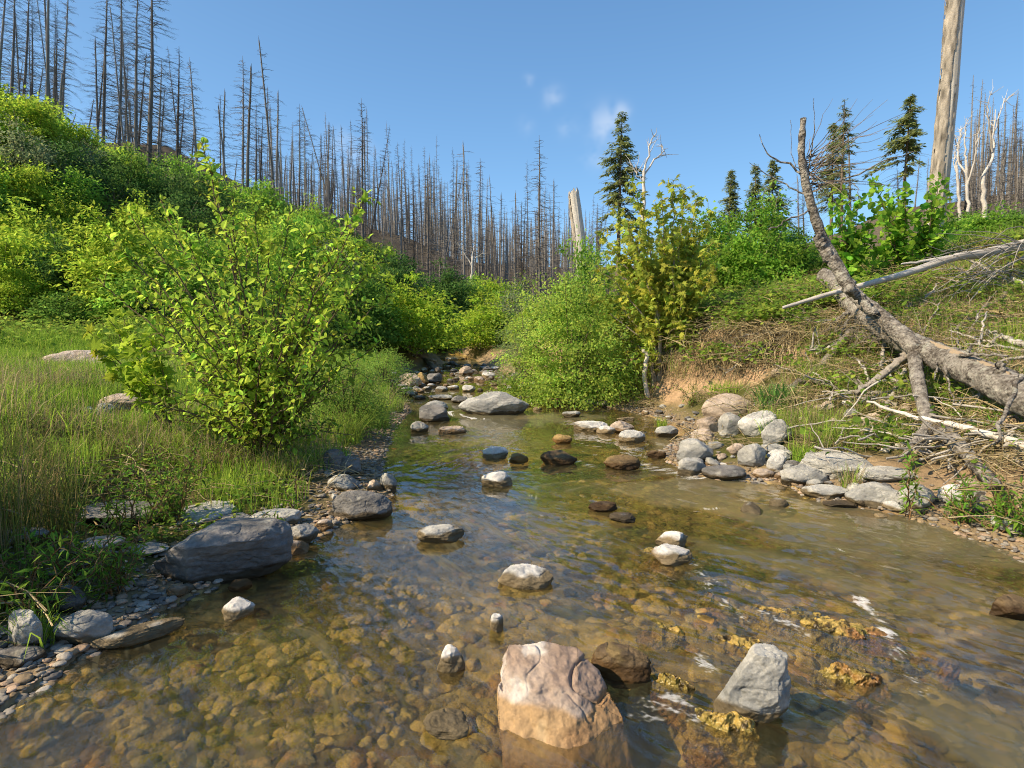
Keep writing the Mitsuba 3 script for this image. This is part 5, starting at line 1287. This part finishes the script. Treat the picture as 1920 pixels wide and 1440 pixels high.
for i, (pts, r0, r1) in enumerate((([(1764, 655, 6.9), (1772, 690, 6.5), (1778, 715, 6.3), (1788, 760, 6.0)], .022, .007), ([(1764, 662, 6.9), (1757, 690, 6.6), (1752, 712, 6.5)], .016, .006), ([(1780, 668, 6.6), (1830, 665, 6.0), (1890, 668, 5.6)], .022, .012), ([(1915, 705, 5.0), (1893, 745, 4.7), (1875, 790, 4.5), (1868, 830, 4.4)], .022, .012), ([(1815, 660, 6.4), (1822, 648, 6.4)], .03, .012), ([(1870, 712, 5.6), (1878, 684, 5.5)], .06, .035),
                                   ([(1570, 645, 9.6), (1585, 610, 9.8), (1603, 583, 10.0)], .012, .045), ([(1535, 634, 10.2), (1570, 600, 10), (1602, 582, 10)], .02, .055), ([(1530, 350, 9), (1600, 330, 8.8), (1660, 300, 8.6), (1720, 285, 8.5)], .016, .004), ([(1505, 330, 9), (1480, 308, 9), (1440, 290, 9), (1424, 252, 9)], .020, .005), ([(1514, 365, 9), (1470, 345, 9.1), (1405, 305, 9.2)], .016, .004), ([(1515, 320, 9), (1520, 280, 9), (1528, 230, 9), (1526, 184, 9)], .012, .003),
                                   ([(1520, 360, 9), (1560, 340, 8.9), (1600, 345, 8.8), (1615, 380, 8.7)], .016, .004), ([(1520, 395, 9), (1480, 412, 9), (1442, 430, 8.9)], .016, .010), ([(1500, 320, 9), (1488, 300, 9), (1482, 225, 9)], .008, .003))):
    m = MB(); limb(m, [at(*q) for q in pts], r0, r1, n=14, sides=7, seed=30 + i, wob=.012); part(log, 'branch', m.ply('mat_log_bark', smooth=True))
m = MB(); r = np.random.default_rng(60); hub = at(1518, 325, 9)
for i in range(64):      # the broom of twigs
    o = hub + r.normal(0, 1, 3) * [.05, .05, .16]; d = unit([r.uniform(.1, 1), r.normal(0, .5), r.normal(.12, .33)]) * r.uniform(.3, 1.6) if i % 4 else unit(r.normal(0, 1, 3)) * r.uniform(.1, .4)
    m.tube(curve([o, o + d * .5 + [0, 0, .05], o + d + r.normal(0, .06, 3)], 7, .01, r), np.linspace(.008, .002, 7), 4, np.array([.25, .21, .17]) * r.uniform(.6, 1.3), cap=False)
for i in range(90):
    o = at(r.uniform(1600, 1700), r.uniform(600, 640), 7.9); d = r.normal(0, 1, 3) * [.3, .3, .12]; m.tube(curve([o, o + d * .5 + [0, 0, .04], o + d - [0, 0, .1]], 6, .012, r), np.linspace(.005, .002, 6), 3, np.array([.25, .22, .17]) * r.uniform(.6, 1.2), cap=False)
tag(part(log, 'twigs', m.ply('mat_wood', smooth=True)), kind='stuff')
m = MB()
sp = [lerp(LOGC[i], LOGC[i + 1], .5) for i in (60, 70)]
i0 = [int(round(x)) for x in np.linspace(46, 100, 14)]; v = []
for q, k in enumerate(i0):
    t = unit(LOGC[k + 1] - LOGC[k - 1]); upn = unit(np.array([-.35, -.45, .82]) - t * (np.array([-.35, -.45, .82]) @ t)); sd = np.cross(t, upn); w_ = .042 * math.sin(math.pi * (q + .4) / 14) + .008
    for s_ in (-1, 0, 1):
        v.append(LOGC[k] + upn * (.175 - .03 * abs(s_) + .004 * (s_ == 0)) + sd * w_ * s_)
m.add(v, [x for q in range(13) for s_ in (0, 1) for x in ([3 * q + s_, 3 * q + s_ + 1, 3 * q + s_ + 4], [3 * q + s_, 3 * q + s_ + 4, 3 * q + s_ + 3])], np.array([.33, .265, .19]))
tag(part(log, 'bare_wood', m.ply('mat_wood', smooth=True)), 'orange tan strip of bare wood on the log')


def stick(pts, r0, r1, col, label, lift=.15, name='branch', seed=0, Y=None, side=None):
    P = [at(*q) if len(q) == 3 else G(*q) + [0, 0, lift] for q in pts]; m = MB(); c = limb(m, P, r0, r1, col, 9, 22, .012, 900 + seed)
    if side:
        r = np.random.default_rng(seed)
        for _ in range(side):
            k = int(r.integers(6, 20)); m.tube(curve([c[k], c[k] + r.normal(0, .1, 3), c[k] + (c[k] - c[k - 3]) * 1.5 + r.normal(0, .2, 3)], 5), np.linspace(r1 * .9, .003, 5), 4, np.asarray(col) * .9, cap=False)
    solo(name, m.ply('mat_bark', smooth=True), label, 'branch' if name == 'branch' else 'log')


wl = [at(1468, 577, 9.4), at(1560, 550, 9.5), at(1680, 518, 9.7), at(1790, 483, 10.0), at(1850, 474, 10.3), at(1990, 440, 10.8)]
m = MB(); limb(m, wl, .028, .095, SILVER, 12, 50, .006, 950); t = thing('white_log', 'long straight white log lying across the right bank behind the fallen tree', 'log'); part(t, 'trunk', m.ply('mat_wood', smooth=True))
m = MB(); limb(m, [at(1690, 495, 10.2), at(1770, 485, 10.2), at(1830, 478, 10.3)], .015, .07, SILVER, 8, 20, .006, 951); part(t, 'branch', m.ply('mat_wood', smooth=True))
for i, (pts, r0, r1, col, lb) in enumerate((
    ([(1538, 705), (1575, 660), (1600, 630), (1618, 612)], .065, .04, BARK * .9, 'stout dark branch propped on the slope left of the big log'), ([(1480, 745), (1520, 722), (1542, 700)], .05, .05, BARK * .8, 'grey branch end below the stout dark branch'),
    ([(1530, 680), (1560, 668), (1582, 655)], .03, .02, SILVER, 'short white forked branch on the slope'), ([(1512, 670), (1530, 672), (1548, 676)], .02, .025, SILVER * .9, 'white branch stub left of the forked one'),
    ([(1605, 738, 7.3), (1650, 705, 7.4), (1690, 672, 7.5), (1705, 662, 7.5)], .04, .06, BARK * 1.1, 'brown branch slanting down from under the big log'), ([(1575, 695), (1592, 720), (1612, 745), (1632, 770)], .018, .028, BARK * .9, 'crooked thin branch on the slope in the middle'),
    ([(1660, 790), (1672, 760), (1695, 715)], .025, .03, SILVER * .8, 'grey branch standing behind the white splintered one'), ([(1625, 753, 6.2), (1700, 775, 5.9), (1760, 793, 5.65), (1850, 812, 5.2), (1930, 838, 4.8)], .014, .042, SILVER * 1.2, 'long white splintered branch crossing under the big log'),
    ([(1620, 838), (1660, 828), (1710, 826), (1770, 830)], .012, .018, SILVER, 'thin white branch above the bedrock slab'), ([(1700, 868), (1740, 858), (1790, 845)], .012, .03, SILVER * 1.1, 'bleached white root wood in front of the splintered branch'),
    ([(1790, 640), (1830, 605), (1880, 570), (1925, 535)], .03, .05, BARK * .9, 'long dark branch leaning up the slope right of the big log'), ([(1700, 645), (1720, 612), (1742, 570)], .02, .045, np.array([.36, .25, .16]), 'short reddish broken branch behind the big log'),
    ([(1740, 608), (1790, 612), (1860, 612)], .03, .03, SILVER * .75, 'grey log piece lying level on the slope behind the big log'), ([(1850, 640), (1890, 660), (1925, 672)], .03, .04, SILVER * .9, 'pale log piece at the right edge behind the big log'),
    ([(1840, 835), (1870, 828), (1900, 822)], .05, .055, np.array([.33, .25, .17]), 'short tan log section under the big log'), ([(1850, 860), (1890, 862), (1935, 866)], .025, .03, BARK, 'grey branch at the right edge under the big log'),
    ([(1295, 655), (1320, 640), (1350, 622)], .03, .03, BARK * 1.2, 'grey branch stuck in the eroded bank'), ([(1320, 560), (1345, 545), (1365, 560)], .03, .03, BARK * .7, 'dark root branch on top of the eroded bank'),
    ([(100, 560), (180, 572), (235, 580), (262, 596)], .035, .025, SILVER, 'bent white dead branch at the foot of the left hillside'), ([(60, 575), (150, 556), (250, 560)], .04, .03, SILVER * .7, 'grey dead branch lying level behind the meadow'), ([(10, 585), (70, 560), (110, 548)], .03, .03, BARK, 'dark dead branches piled behind the meadow at the far left'),
    ([(780, 665), (800, 685), (822, 702)], .08, .10, BARK * .7, 'dark drift log lying at the left of the far rapids'), ([(705, 690), (725, 708), (745, 722)], .07, .08, BARK * .6, 'dark root log on the left bank by the tan boulder'))):
    stick(pts, r0, r1, col, lb, seed=i, side=3 if r0 < .03 else 0)
r = np.random.default_rng(990)
for i in range(44):      # the fan of thin dry stems at the top right
    o = at(r.uniform(1930, 2010), r.uniform(440, 640), 10.2); e = at(r.uniform(1730, 1900), r.uniform(430, 680), 9.6); m = MB()
    m.tube(curve([o, lerp(o, e, .5) + [0, 0, r.uniform(.05, .3)], e], 10, .012, r), np.linspace(.014, .004, 10), 5, SILVER * r.uniform(.55, 1.0)); solo('dead_cane', m.ply('mat_wood', smooth=True), 'thin arching dead cane in the tangle at the upper right of the bank', 'dead cane', 'dead canes arching at the upper right')
for i in range(60):
    p = G(r.uniform(1540, 1915), r.uniform(740, 905)) + [0, 0, .08]; d = unit(r.normal(0, 1, 3) * [1, .6, .25]) * r.uniform(.2, .6); m = MB()
    m.tube(curve([p - d + [0, 0, .05], p + [0, 0, .12], p + d + [0, 0, .08]], 8, .012, r), np.linspace(.014, .004, 8), 5, SILVER * r.uniform(.5, 1.1)); solo('dry_stick', m.ply('mat_wood', smooth=True), 'thin dry stick in the pile below the fallen tree', 'stick', 'dry sticks below the fallen tree')

# grey dead branches strewn over the right bank
r = np.random.default_rng(1010)
for i in range(46):
    px, py = r.uniform(1380, 1915), r.uniform(520, 800); p = G(px, py)
    if p[1] > 15 or p[0] < 2.6:
        continue
    L = r.uniform(.5, 1.5); a = r.uniform(0, 3.14); d = np.array([math.cos(a), math.sin(a) * .8, 0]) * L / 2; e0, e1 = p - d, p + d; e0[2] = ground_z(*e0[:2]) + .06; e1[2] = ground_z(*e1[:2]) + r.uniform(.08, .4)
    m = MB(); c = limb(m, [e0, lerp(e0, e1, .5) + [0, 0, r.uniform(-.02, .1)], e1], r.uniform(.018, .042), .010, lerp(BARK, SILVER, r.uniform(0, .8)), 7, 16, .012, 1020 + i)
    for _ in range(int(r.integers(1, 5))):
        k = int(r.integers(5, 15)); m.tube(curve([c[k], c[k] + r.normal(0, .08, 3), c[k] + unit(d) * .25 + r.normal(0, .16, 3) + [0, 0, .12]], 5), np.linspace(.010, .003, 5), 4, BARK, cap=False)
    solo('dead_branch', m.ply('mat_bark', smooth=True), 'grey dead branch strewn over the right bank', 'branch', 'grey dead branches strewn over the right bank')

# leafy shrubs standing just left of the camera, whose shade dapples the near shallows
for x, y, s, h in ((-4.3, .4, .6, 1.0), (-4.8, 2.2, .5, .9)):
    k = thing('shrub', 'leafy shrub on the left shore beside the viewer', 'shrub', 'shrubs beside the viewer'); instance(k, 'proto_bush_bright', (x, y, ground_z(x, y)), (s, s, h), 40 * y)
